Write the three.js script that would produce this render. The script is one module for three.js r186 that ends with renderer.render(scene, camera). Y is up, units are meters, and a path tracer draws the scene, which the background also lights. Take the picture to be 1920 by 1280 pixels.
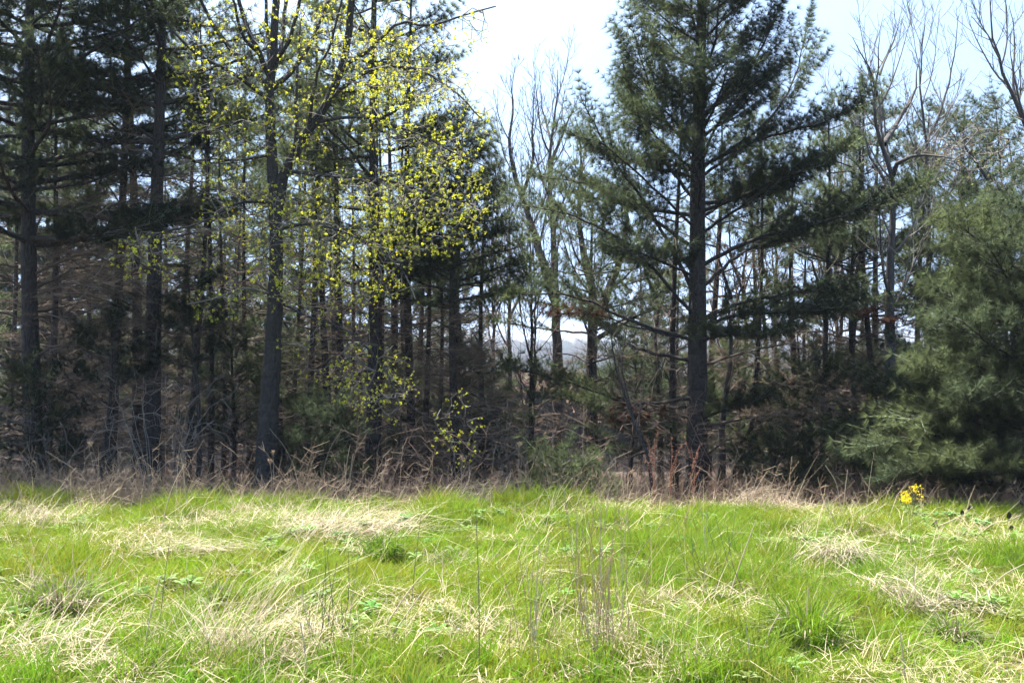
import * as THREE from 'three';

// ---------------------------------------------------------------- camera, sky, sun, exposure
const F = 640 / Math.tan((19 * Math.PI) / 180), EYE = 1.6;
const scene = new THREE.Scene();
const camera = new THREE.PerspectiveCamera(38, 1.5, 0.1, 6000);
camera.position.set(0, EYE, 0);
camera.lookAt(0, EYE, -10);
const renderer = new THREE.WebGLRenderer();
renderer.toneMapping = THREE.LinearToneMapping;
renderer.toneMappingExposure = 4.2;
renderer.shadowMap.enabled = true;
const SUN_EL = 67, SUN_AZ = 42;      // degrees up, degrees left of straight ahead
const rad = (a) => (a * Math.PI) / 180;
const sunDir = new THREE.Vector3(-Math.sin(rad(SUN_AZ)) * Math.cos(rad(SUN_EL)), Math.sin(rad(SUN_EL)), -Math.cos(rad(SUN_AZ)) * Math.cos(rad(SUN_EL)));
{
  const W = 512, H = 256, data = new Float32Array(W * H * 4);
  for (let r = 0; r < H; r++) for (let c = 0; c < W; c++) {
    const up = ((r + 0.5) / H - 0.5) * Math.PI, ro = ((c + 0.5) / W - 0.5) * 2 * Math.PI;
    const x = Math.cos(ro) * Math.cos(up), y = Math.sin(up), z = Math.sin(ro) * Math.cos(up);
    const cos = x * sunDir.x + y * sunDir.y + z * sunDir.z, hz = Math.exp(-Math.max(0, y) * 3.2);
    const glow = 1.05 * Math.exp(-(1 - cos) * 5.2);
    const i = (r * W + c) * 4, k = y < 0 ? 0.35 : 1;
    data[i] = k * (0.115 + 0.06 * hz + glow);
    data[i + 1] = k * (0.2 + 0.065 * hz + glow);
    data[i + 2] = k * (0.36 + 0.06 * hz + glow * 0.95);
    data[i + 3] = 1;
  }
  const t = new THREE.DataTexture(data, W, H, THREE.RGBAFormat, THREE.FloatType);
  t.mapping = THREE.EquirectangularReflectionMapping; t.magFilter = THREE.LinearFilter; t.needsUpdate = true;
  scene.background = t; scene.environment = t;
}
const sun = new THREE.DirectionalLight(new THREE.Color().setRGB(1, 0.95, 0.86), 5);
sun.position.copy(sunDir).multiplyScalar(60).add(new THREE.Vector3(0, 0, -12));
sun.target.position.set(0, 0, -12);
sun.castShadow = true;
Object.assign(sun.shadow.camera, { left: -40, right: 40, top: 40, bottom: -40, near: 1, far: 160 });
sun.shadow.mapSize.set(4096, 4096);
scene.add(sun, sun.target);

// ---------------------------------------------------------------- helpers
const V = (x, y, z) => new THREE.Vector3(x, y, z);
function rng(s) { let a = (s * 2654435761) >>> 0; return () => { a = (a + 0x6d2b79f5) | 0; let t = Math.imul(a ^ (a >>> 15), 1 | a); t = (t + Math.imul(t ^ (t >>> 7), 61 | t)) ^ t; return ((t ^ (t >>> 14)) >>> 0) / 4294967296; }; }
const lerp = THREE.MathUtils.lerp, clamp = THREE.MathUtils.clamp, sstep = THREE.MathUtils.smoothstep;
function h2(ix, iy, s = 0) { let h = Math.imul(ix, 374761393) + Math.imul(iy, 668265263) + Math.imul(s, 974634777); h = Math.imul(h ^ (h >>> 13), 1274126177); return ((h ^ (h >>> 16)) >>> 0) / 4294967296; }
function vnoise(x, y, s = 0, per = 0) {
  const ix = Math.floor(x), iy = Math.floor(y), fx = x - ix, fy = y - iy, u = fx * fx * (3 - 2 * fx), v = fy * fy * (3 - 2 * fy);
  const w = (a, b) => (per ? h2(((a % per) + per) % per, ((b % per) + per) % per, s) : h2(a, b, s));
  return lerp(lerp(w(ix, iy), w(ix + 1, iy), u), lerp(w(ix, iy + 1), w(ix + 1, iy + 1), u), v);
}
const fbm = (x, y, s = 0, o = 4) => { let a = 0.5, t = 0; for (let i = 0; i < o; i++, a *= 0.5, x *= 2.03, y *= 2.03) t += a * vnoise(x, y, s + i); return t; };
// a point seen at pixel (px, py) of the 1920 x 1280 photograph, d metres ahead
const at = (px, py, d) => V(((px - 960) / F) * d, EYE + ((640 - py) / F) * d, -d);
const edgeD = (x) => 9.25 - 0.05 * x;      // how far ahead the field ends
function groundY(x, z) {
  const d = -z, e = d - edgeD(x);
  const bumps = 0.09 * (fbm(x * 0.9 + 7, z * 0.9, 3) - 0.5) + 0.05 * (fbm(x * 3 + 1, z * 3, 9, 3) - 0.5);
  if (e < 0) return bumps;
  let y = -0.36 * sstep(e, 0.1, 1.4) - 0.09 * Math.max(0, e - 1) - 0.035 * Math.max(0, e - 12);
  if (d > 90) { const b = 90 - edgeD(x); y = lerp(-0.36 - 0.09 * (b - 1) - 0.035 * (b - 12), 0, 0); y += -8 * sstep(d, 90, 240) + 12 * sstep(d, 300, 1100) + 42 * sstep(d, 1700, 3000) * (0.75 + 0.5 * fbm(x / 700, 3, 22)) + 3 * (fbm(x / 160, z / 160, 21) - 0.5) * sstep(d, 120, 400); }
  return y + bumps * (1 + e * 0.1 > 3 ? 3 : 1 + e * 0.1);
}
const used = new Map();
function numbered(n) { const k = used.get(n) ?? 0; used.set(n, k + 1); return k ? n + '_' + String(k).padStart(3, '0') : n; }
function tag(o, label, category, group, kind) {
  if (label) o.userData.label = label; if (category) o.userData.category = category; if (group) o.userData.group = group; if (kind) o.userData.kind = kind; return o;
}
function thing(name, label, category, pos, group) { const g = new THREE.Group(); g.name = numbered(name); g.position.copy(pos); scene.add(g); return tag(g, label, category, group); }
function shade(m) { m.castShadow = m.receiveShadow = true; return m; }

// collects tubes and blades into one geometry
class GB {
  constructor() { this.p = []; this.n = []; this.u = []; this.i = []; }
  get empty() { return !this.i.length; }
  tube(pts, radii, sides = 5, cap = false) {
    const N = pts.length; if (N < 2) return this;
    const base = this.p.length / 3, t = V(), a = V(), b = V(), prev = V(); let len = 0, circ = Math.max(1, Math.round(radii[0] * 6.28 / 0.25)) * 0.25;
    if (radii[0] < 0.02) circ = radii[0] * 6.28;
    for (let k = 0; k < N; k++) {
      t.copy(pts[Math.min(k + 1, N - 1)]).sub(pts[Math.max(k - 1, 0)]).normalize();
      if (k === 0) { a.set(Math.abs(t.y) > 0.9 ? 1 : 0, Math.abs(t.y) > 0.9 ? 0 : 1, 0); a.addScaledVector(t, -a.dot(t)).normalize(); } else { a.copy(prev).addScaledVector(t, -prev.dot(t)).normalize(); len += pts[k].distanceTo(pts[k - 1]); }
      prev.copy(a); b.crossVectors(t, a);
      for (let s = 0; s <= sides; s++) {
        const w = (s / sides) * Math.PI * 2, c = Math.cos(w), d = Math.sin(w), nx = a.x * c + b.x * d, ny = a.y * c + b.y * d, nz = a.z * c + b.z * d;
        this.p.push(pts[k].x + nx * radii[k], pts[k].y + ny * radii[k], pts[k].z + nz * radii[k]); this.n.push(nx, ny, nz); this.u.push((s / sides) * circ, len);
      }
    }
    for (let k = 0; k < N - 1; k++) for (let s = 0; s < sides; s++) { const q = base + k * (sides + 1) + s, r = q + sides + 1; this.i.push(q, q + 1, r, q + 1, r + 1, r); }
    if (cap) { const q = base + (N - 1) * (sides + 1), c = this.p.length / 3, e = pts[N - 1]; this.p.push(e.x, e.y, e.z); this.n.push(t.x, t.y, t.z); this.u.push(0, len); for (let s = 0; s < sides; s++) this.i.push(q + s, q + s + 1, c); }
    return this;
  }
  tri(a, b, c, n) { const k = this.p.length / 3; for (const v of [a, b, c]) { this.p.push(v.x, v.y, v.z); this.n.push(n.x, n.y, n.z); this.u.push(v.x, v.z); } this.i.push(k, k + 1, k + 2); return this; }
  // a flat blade along pts with half widths
  blade(pts, half, side) {
    const k = this.p.length / 3, N = pts.length, t = V(), n = V();
    for (let j = 0; j < N; j++) {
      t.copy(pts[Math.min(j + 1, N - 1)]).sub(pts[Math.max(j - 1, 0)]); n.crossVectors(side, t).normalize();
      for (const s of [-1, 1]) { this.p.push(pts[j].x + side.x * half[j] * s, pts[j].y + side.y * half[j] * s, pts[j].z + side.z * half[j] * s); this.n.push(n.x, n.y, n.z); this.u.push(s * half[j], j / N); }
    }
    for (let j = 0; j < N - 1; j++) { const q = k + j * 2; this.i.push(q, q + 1, q + 2, q + 1, q + 3, q + 2); }
    return this;
  }
  geometry(origin) {
    const g = new THREE.BufferGeometry(), p = new Float32Array(this.p);
    if (origin) for (let k = 0; k < p.length; k += 3) { p[k] -= origin.x; p[k + 1] -= origin.y; p[k + 2] -= origin.z; }
    g.setAttribute('position', new THREE.BufferAttribute(p, 3)); g.setAttribute('normal', new THREE.BufferAttribute(new Float32Array(this.n), 3));
    g.setAttribute('uv', new THREE.BufferAttribute(new Float32Array(this.u), 2)); g.setIndex(this.i); return g;
  }
  build(name, mat, parent, origin) { const m = shade(new THREE.Mesh(this.geometry(origin), mat)); m.name = name; parent.add(m); return m; }
}
function curve(pts, step = 0.15) {
  const c = new THREE.CatmullRomCurve3(pts, false, 'centripetal'), n = Math.max(2, Math.ceil(c.getLength() / step));
  return c.getSpacedPoints(n);
}
function scatter(geo, mat, list, name, parent, origin, kind = 'stuff') {   // list of {m: Matrix4, c: [r,g,b]}
  if (!list.length) return null;
  const im = shade(new THREE.InstancedMesh(geo, mat, list.length)); im.name = name;
  const t = new THREE.Matrix4(), c = new THREE.Color();
  list.forEach((e, k) => { t.copy(e.m); if (origin) { t.elements[12] -= origin.x; t.elements[13] -= origin.y; t.elements[14] -= origin.z; } im.setMatrixAt(k, t); if (e.c) im.setColorAt(k, c.setRGB(...e.c)); });
  if (kind) im.userData.kind = kind;
  parent.add(im); return im;
}
const X = V(), Y = V(), Z = V();
function frame(pos, dir, up, scale) {      // matrix whose x axis runs along dir
  X.copy(dir).normalize(); Z.crossVectors(X, up); if (Z.lengthSq() < 1e-6) Z.crossVectors(X, V(1, 0, 0)); Z.normalize(); Y.crossVectors(Z, X);
  return new THREE.Matrix4().makeBasis(X.clone().multiplyScalar(scale), Y.clone().multiplyScalar(scale), Z.clone().multiplyScalar(scale)).setPosition(pos);
}

// ---------------------------------------------------------------- textures and materials
function tex(w, h, f, srgb, rx, ry) {
  const d = new Uint8Array(w * h * 4);
  for (let y = 0; y < h; y++) for (let x = 0; x < w; x++) { const c = f(x / w, y / h), i = (y * w + x) * 4; for (let k = 0; k < 3; k++) d[i + k] = clamp(c[k], 0, 1) * 255; d[i + 3] = 255; }
  const t = new THREE.DataTexture(d, w, h); t.wrapS = t.wrapT = THREE.RepeatWrapping; t.magFilter = THREE.LinearFilter; t.repeat.set(rx, ry); if (srgb) t.colorSpace = THREE.SRGBColorSpace; t.needsUpdate = true; return t;
}
function barkMaps(seed, furrow) {
  const hgt = (u, v) => {
    const wob = 0.35 * vnoise(u * 8, v * 8, seed, 8);
    const a = Math.abs(vnoise(u * furrow + wob * 2, v * 8, seed + 1, furrow) * 2 - 1), b = Math.abs(vnoise(u * furrow * 2 + wob, v * 24, seed + 2, furrow * 2) * 2 - 1);
    return clamp(0.65 * Math.pow(a, 0.6) + 0.35 * b, 0, 1);
  };
  return {
    map: tex(256, 256, (u, v) => { const l = vnoise(u * 6, v * 6, seed + 5, 6), m = vnoise(u * 40, v * 40, seed + 6, 40), k = 0.62 + 0.28 * m + 0.1 * l, li = sstep(vnoise(u * 9, v * 12, seed + 8, 3) * 0.6 + m * 0.4, 0.6, 0.75) * 0.22; return [k + li * 0.6, k + li, k + li * 0.7]; }, true, 1, 0.8),
    bump: tex(256, 256, (u, v) => { const h = hgt(u, v); return [h, h, h]; }, false, 1, 0.8),
  };
}
const barkA = barkMaps(11, 10), barkB = barkMaps(47, 14);
const lin = (r, g, b) => new THREE.Color().setRGB(r, g, b);
const std = (c, o = {}) => new THREE.MeshStandardMaterial({ color: lin(...c), roughness: 0.9, ...o });
const leafMat = (c, tr, o = {}) => new THREE.MeshPhysicalMaterial({ color: lin(...c), roughness: 0.95, transmission: tr, thickness: 0, side: THREE.DoubleSide, specularIntensity: 0.5, ...o });
const M = {
  deadTwig: std([0.125, 0.088, 0.063]),
  pineBark: std([0.055, 0.044, 0.037], { map: barkA.map, bumpMap: barkA.bump, bumpScale: 0.05 }),
  mapleBark: std([0.037, 0.033, 0.029], { map: barkB.map, bumpMap: barkB.bump, bumpScale: 0.03 }),
  bareBark: std([0.085, 0.075, 0.068], { map: barkB.map, bumpMap: barkB.bump, bumpScale: 0.014 }),
  twig: std([0.08, 0.058, 0.044]), paleTwig: std([0.2, 0.182, 0.155]), brownTwig: std([0.2, 0.13, 0.092]), greyTwig: std([0.13, 0.115, 0.1]),
  needle: leafMat([0.195, 0.255, 0.13], 0.5),
  deadNeedle: leafMat([0.15, 0.072, 0.045], 0.3),
  maple: leafMat([0.55, 0.57, 0.03], 0.6), bush: leafMat([0.42, 0.42, 0.04], 0.5), bud: leafMat([0.22, 0.2, 0.05], 0.4),
  grass: leafMat([0.178, 0.278, 0.008], 0.45, { specularIntensity: 0.25 }),
  tussock: leafMat([0.125, 0.215, 0.006], 0.4, { specularIntensity: 0.25 }),
  straw: leafMat([0.41, 0.34, 0.235], 0.25), strawGrey: leafMat([0.25, 0.2, 0.145], 0.2), weed: std([0.25, 0.188, 0.125]), redStem: std([0.3, 0.2, 0.11], { roughness: 0.7 }), darkStem: std([0.11, 0.095, 0.06]),
  dock: std([0.26, 0.11, 0.065]), umbel: std([0.42, 0.29, 0.18]), petal: leafMat([0.72, 0.56, 0.01], 0.4), plantLeaf: leafMat([0.09, 0.16, 0.022], 0.35), dryLeaf: leafMat([0.035, 0.03, 0.025], 0.1),
};

// ---------------------------------------------------------------- ground
{
  const ds = []; for (let d = -14; d < 3; d += 0.6) ds.push(d); for (let d = 3; d < 16; d += 0.11) ds.push(d); for (let d = 16; d < 3600; d *= 1.05) ds.push(d);
  const C = 150, p = [], uv = [], col = [], idx = [];
  for (const d of ds) for (let c = 0; c <= C; c++) {
    const u = (c / C) * 2 - 1, x = (0.55 * u + 0.45 * u * u * u) * (16 + Math.abs(d) * 0.95), z = -d;
    p.push(x, groundY(x, z), z); uv.push(x, z);
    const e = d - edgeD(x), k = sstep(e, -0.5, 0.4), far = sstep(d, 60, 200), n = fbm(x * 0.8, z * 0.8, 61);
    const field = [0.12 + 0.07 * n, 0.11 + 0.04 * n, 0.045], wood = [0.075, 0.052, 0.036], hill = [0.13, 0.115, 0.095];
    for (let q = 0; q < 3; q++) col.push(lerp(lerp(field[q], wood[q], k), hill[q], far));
  }
  for (let r = 0; r < ds.length - 1; r++) for (let c = 0; c < C; c++) { const a = r * (C + 1) + c, b = a + C + 1; idx.push(a, a + 1, b, a + 1, b + 1, b); }
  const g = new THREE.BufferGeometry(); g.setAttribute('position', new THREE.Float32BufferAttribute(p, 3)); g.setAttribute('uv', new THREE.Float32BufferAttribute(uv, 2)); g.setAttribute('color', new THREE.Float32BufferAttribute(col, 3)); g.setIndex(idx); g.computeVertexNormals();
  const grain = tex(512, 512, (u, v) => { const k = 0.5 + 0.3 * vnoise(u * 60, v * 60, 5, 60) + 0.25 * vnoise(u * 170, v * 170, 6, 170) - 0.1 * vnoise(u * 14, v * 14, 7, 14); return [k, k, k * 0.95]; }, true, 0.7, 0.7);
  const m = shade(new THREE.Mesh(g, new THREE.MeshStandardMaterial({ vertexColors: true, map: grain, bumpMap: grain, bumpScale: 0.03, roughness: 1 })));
  m.name = 'ground'; tag(m, 'uneven meadow ground falling away into the leaf litter of the wood', null, null, 'structure'); scene.add(m);
}

// ---------------------------------------------------------------- needle sprays and leaf clusters (unit pieces, used by the trees)
function spray(seed, tufts, per, width) {
  const R = rng(seed), g = new GB(), L = 0.26;
  g.tube([V(0, 0, 0), V(L * 0.5, 0.008, 0), V(L, 0.03, 0)], [0.0035, 0.003, 0.002], 3);
  for (let t = 0; t < tufts; t++) {
    const f = 0.25 + (0.75 * t) / (tufts - 1), o = V(L * f, 0.03 * f * f, 0);
    for (let k = 0; k < per; k++) {
      const az = R() * 6.283, cone = 0.3 + 0.85 * Math.sqrt(R()) * (t === tufts - 1 ? 0.85 : 1), l = 0.075 + 0.04 * R();
      const dir = V(Math.cos(cone), Math.sin(cone) * Math.cos(az), Math.sin(cone) * Math.sin(az)), side = V(R() - 0.5, R() - 0.5, R() - 0.5).cross(dir).normalize();
      const tip = o.clone().addScaledVector(dir, l); tip.y -= 0.014;
      const n = side.clone().cross(dir).normalize();
      g.tri(o.clone().addScaledVector(side, width), o.clone().addScaledVector(side, -width), tip, n);
    }
  }
  return g.geometry();
}
const SPRAYS = [spray(1, 3, 38, 0.0019), spray(2, 4, 32, 0.0019), spray(3, 3, 42, 0.0019)];
const FARSPRAYS = [spray(4, 4, 14, 0.0045), spray(5, 4, 14, 0.0045)];
function leafCluster(seed, n, size, hang) {
  const R = rng(seed), g = new GB();
  for (let k = 0; k < n; k++) {
    const az = R() * 6.283, o = V((R() - 0.5) * 0.05, (R() - 0.5) * 0.04 - hang * R(), (R() - 0.5) * 0.05), dir = V(Math.cos(az), -0.2 - R() * 0.9, Math.sin(az)).normalize();
    const side = V(-dir.z, (R() - 0.5) * 0.8, dir.x).normalize(), l = size * (0.6 + 0.7 * R()), w = l * 0.36, n1 = side.clone().cross(dir).normalize(), mid = o.clone().addScaledVector(dir, l * 0.45), tip = o.clone().addScaledVector(dir, l), fold = n1.clone().multiplyScalar(w * 0.35);
    const a = mid.clone().addScaledVector(side, w).add(fold), b = mid.clone().addScaledVector(side, -w).add(fold);
    g.tri(o, a, tip, n1.clone().addScaledVector(side, -0.3).normalize()); g.tri(o, tip, b, n1.clone().addScaledVector(side, 0.3).normalize());
  }
  return g.geometry();
}
const DEADSPRAYS = [1, 2].map((s) => {
  const R = rng(80 + s), g = new GB(), tip = V(0.42, 0.02 * s, 0); g.tube([V(0, 0, 0), V(0.2, 0.02, 0.01), tip], [0.0038, 0.003, 0.0018], 3);
  for (let k = 0; k < 11; k++) { const o = V(0.42 * (0.1 + 0.85 * R()), 0.015, 0), a = rad(35 + 40 * R()) * (k % 2 ? 1 : -1), L = 0.1 + 0.17 * R(), e = o.clone().add(V(Math.cos(a) * L, (R() - 0.5) * 0.16, Math.sin(a) * L)); g.tube([o, e], [0.0027, 0.0014], 3); const q = o.clone().lerp(e, 0.5); g.tube([q, q.clone().add(V(0.06 * R(), (R() - 0.5) * 0.1, (R() - 0.5) * 0.14))], [0.0014, 0.0008], 3); }
  return g.geometry();
});
const CLUSTERS = [leafCluster(1, 9, 0.045, 0.03), leafCluster(2, 7, 0.05, 0.02), leafCluster(3, 11, 0.038, 0.04)];

// ---------------------------------------------------------------- pines
// one limb of a pine: wood into gb, needle sprays into list
function pineLimb(gb, list, R, path, r0, o = {}) {
  const pts = curve(path, 0.14), N = pts.length, L = (N - 1) * 0.14;
  for (let k = 1; k < N; k++) { pts[k].x += (R() - 0.5) * 0.02; pts[k].y += (R() - 0.5) * 0.025; pts[k].z += (R() - 0.5) * 0.02; }
  gb.tube(pts, pts.map((_, k) => r0 * Math.pow(1 - k / N, 0.8) + 0.0035), r0 > 0.025 ? 6 : 4, true);
  const up = V(0, 1, 0), t = V(), side = V();
  const from = o.dead ? 0.15 : (o.from ?? 0.4), dens = o.density ?? 1;
  let flip = R() < 0.5 ? 1 : -1;
  for (let s = from * L; s < L; s += (o.dead ? 0.16 : 0.1) / dens * (0.7 + 0.6 * R())) {
    const k = Math.min(N - 2, Math.floor(s / 0.14)), f = s / L; flip = -flip;
    t.copy(pts[k + 1]).sub(pts[k]).normalize(); side.crossVectors(t, up).normalize().multiplyScalar(flip);
    const a = rad(o.dead ? 35 + 50 * R() : 32 + 30 * R()), dir = t.clone().multiplyScalar(Math.cos(a)).addScaledVector(side, Math.sin(a)).addScaledVector(up, (R() - 0.35) * (o.dead ? 0.7 : 0.3)).normalize();
    const len = (o.sec ?? 0.62) * (o.dead ? 0.35 + 0.6 * R() : 0.6 + 0.5 * R()) * clamp((1 - f) * 1.6 + 0.22, 0, 1);
    const b = pts[k].clone(), m = b.clone().addScaledVector(dir, len * 0.5).addScaledVector(t, len * 0.05), e = b.clone().addScaledVector(dir, len).addScaledVector(t, len * 0.14); e.y += len * (o.dead ? (R() - 0.5) * 0.3 : 0.06 + 0.1 * R());
    gb.tube([b, m, e], [0.0055, 0.004, 0.002], 3);
    if (o.dead) {
      for (let q = 0; q < 1.4 * (o.fine ?? 1); q++) o.twigs?.push({ m: frame(b.clone().lerp(e, R()), dir.clone().addScaledVector(V(R() - 0.5, R() - 0.6, R() - 0.5), 1.3), up, 0.6 + 0.6 * R()) });
      for (let q = 0; q < 1; q++) { const w = 0.25 + 0.7 * R(), st = b.clone().lerp(e, w), dd = dir.clone().addScaledVector(V(R() - 0.5, R() - 0.5, R() - 0.5), 1.5).normalize(); gb.tube([st, st.clone().addScaledVector(dd, 0.08 + 0.2 * R())], [0.003, 0.0015], 3); }
      continue;
    }
    for (let w = o.bare ?? 0.22; w <= 1.001; w += 0.135 / len / (o.fill ?? 1)) {
      const pos = w < 0.5 ? b.clone().lerp(m, w * 2) : m.clone().lerp(e, w * 2 - 1);
      const d = dir.clone().addScaledVector(t, 0.35).addScaledVector(V(R() - 0.5, R() - 0.35, R() - 0.5), 0.95).normalize();
      list.push({ m: frame(pos, d, V(R() - 0.5, 1, R() - 0.5), (o.size ?? 1) * (0.75 + 0.5 * R())), v: R() });
    }
  }
  if (!o.dead) for (let q = 0; q < 4; q++) list.push({ m: frame(pts[N - 1 - (q > 1)], t.clone().addScaledVector(V(R() - 0.5, R() - 0.3, R() - 0.5), 0.7), up, (o.size ?? 1) * 1.05), v: R() });
  return pts;
}
function addNeedles(list, R, root, mat, geos, patch = 0.25) {
  const groups = geos.map(() => []);
  for (const e of list) {
    const x = e.m.elements[12], y = e.m.elements[13], z = e.m.elements[14], k = 0.6 + 0.75 * e.v * e.v + 0.1 * e.v, w = patch * (fbm(x * 1.3 + y, z * 1.3 - y, 77, 3) - 0.4);
    e.c = [k * (1 + w * 1.4), k * (1 + w), k * (1 - w * 0.6)];
    groups[Math.floor(R() * geos.length)].push(e);
  }
  groups.forEach((l, k) => scatter(geos[k], mat, l, 'needles', root, root.position));
}
/* a pine standing at pixel column px, d metres off. o: H height, r trunk radius, live / dead: heights where live and dead boughs begin,
   len(h): bough length, asc(h): rise in degrees, gap: whorl spacing, per: boughs per whorl, trunk: extra [px, py] points, near: boughs as parts of their own */
function pine(o) {
  const R = rng(o.seed), bx = ((o.px - 960) / F) * o.d, base = V(bx, groundY(bx, -o.d) - 0.05, -o.d);
  const root = thing(o.name ?? 'pine_tree', o.label, o.category ?? 'pine tree', base, o.group);
  const lean = o.lean ?? [(R() - 0.5) * 0.3, (R() - 0.5) * 0.3], tp = [];
  const trunkAt = (h) => { const f = h / o.H; return V(base.x + lean[0] * f + 0.05 * Math.sin(f * 5 + o.seed), base.y + h, base.z + lean[1] * f + 0.05 * Math.cos(f * 4 + o.seed)); };
  for (let h = 0; h <= o.H; h += 0.3) tp.push(trunkAt(h));
  const rAt = (h) => o.r * Math.pow(Math.max(0.03, 1 - h / o.H), 0.75) * (1 + 0.35 * Math.exp(-h * 3)) + 0.004;
  new GB().tube(tp, tp.map((_, k) => rAt(k * 0.3) * (0.95 + 0.1 * h2(k, o.seed))), o.r > 0.06 ? 10 : 6).build('trunk', o.bark ?? M.pineBark, root, base);
  const list = [], brown = [], twigs = [], shared = new GB(), deadShared = new GB();
  const put = (pts, r, opt) => { if (o.near && !opt.dead) { const g = new GB(); pineLimb(g, opt.brown ? brown : list, R, pts, r, opt); g.build('bough', o.bark ?? M.pineBark, root, base); } else pineLimb(opt.dead ? deadShared : shared, list, R, pts, r, opt); };
  let az = R() * 6.28;
  for (let h = o.dead ?? o.live; h < o.H - 0.1; h += (o.gap ?? 0.42) * (0.75 + 0.5 * R())) {
    const dead = h < o.live, n = dead ? (o.deadPer ?? 3) : (o.per ?? 4);
    for (let k = 0; k < n; k++) {
      az += 6.283 / n + (R() - 0.5) * 0.7;
      const hh = h + (R() - 0.5) * 0.16, L = o.len(hh) * (dead ? 0.35 + 0.6 * R() : 0.75 + 0.4 * R()); if (L < 0.15) continue;
      const asc = rad((o.asc ? o.asc(hh) : 15) + (R() - 0.5) * 22), out = V(Math.cos(az), 0, Math.sin(az)), b = trunkAt(hh), s = b.clone();
      const mid = s.clone().addScaledVector(out, L * 0.5 * Math.cos(asc)).add(V((R() - 0.5) * 0.12 * L, L * 0.5 * Math.sin(asc) + (dead ? (R() - 0.4) * 0.3 * L : 0), (R() - 0.5) * 0.12 * L));
      const end = s.clone().addScaledVector(out, L * Math.cos(asc)).add(V((R() - 0.5) * 0.15 * L, L * Math.sin(asc) * (dead ? 0.8 : 1) + (dead ? (R() - 0.75) * 0.6 * L : 0.05 * L), (R() - 0.5) * 0.15 * L));
      put([s, mid, end], dead ? 0.005 + L * 0.006 : Math.min(rAt(hh) * 0.42, 0.007 + L * 0.011), { dead, twigs, fine: o.fine, from: o.from, density: o.density, sec: o.sec ?? 0.3 + L * 0.18, fill: o.fill, size: o.size, bare: o.bare });
    }
  }
  for (const e of o.extra ?? []) { e.density = e.density ?? 1.75; e.sec = e.dead ? e.sec : (e.sec ?? 0.62) * 1.12; const c = trunkAt(e.pts[0].y - base.y); e.pts[0].x = c.x; e.pts[0].z = c.z; e.twigs = twigs; put(e.pts, e.r * 0.85, e); }
  // leader
  for (let q = 0; q < 6; q++) list.push({ m: frame(trunkAt(o.H - 0.1 * q), V((R() - 0.5) * 0.8, 1, (R() - 0.5) * 0.8), V(1, 0, 0), o.size ?? 1), v: R() });
  if (!shared.empty) { const m = shared.build('boughs', o.bark ?? M.pineBark, root, base); m.userData.kind = 'stuff'; }
  if (!deadShared.empty) { const m = deadShared.build('dead_branches', o.deadMat ?? M.twig, root, base); m.userData.kind = 'stuff'; }
  twigs.forEach((t, k) => { t.c = [0.7 + 0.7 * h2(k, 1), 0.7 + 0.7 * h2(k, 1), 0.7 + 0.65 * h2(k, 1)]; });
  [0, 1].forEach((q) => scatter(DEADSPRAYS[q], o.deadTwig ?? M.deadTwig, twigs.filter((_, k) => k % 2 === q), 'dead_twigs', root, base));
  brown.forEach((e) => { const q = 0.6 + 0.7 * e.v; e.c = [q, q, q]; }); scatter(SPRAYS[0], M.deadNeedle, brown, 'dead_needles', root, base);
  addNeedles(list, R, root, o.needle ?? M.needle, o.sprays ?? SPRAYS, o.patch);
  o.count = list.length;
  return root;
}

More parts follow.
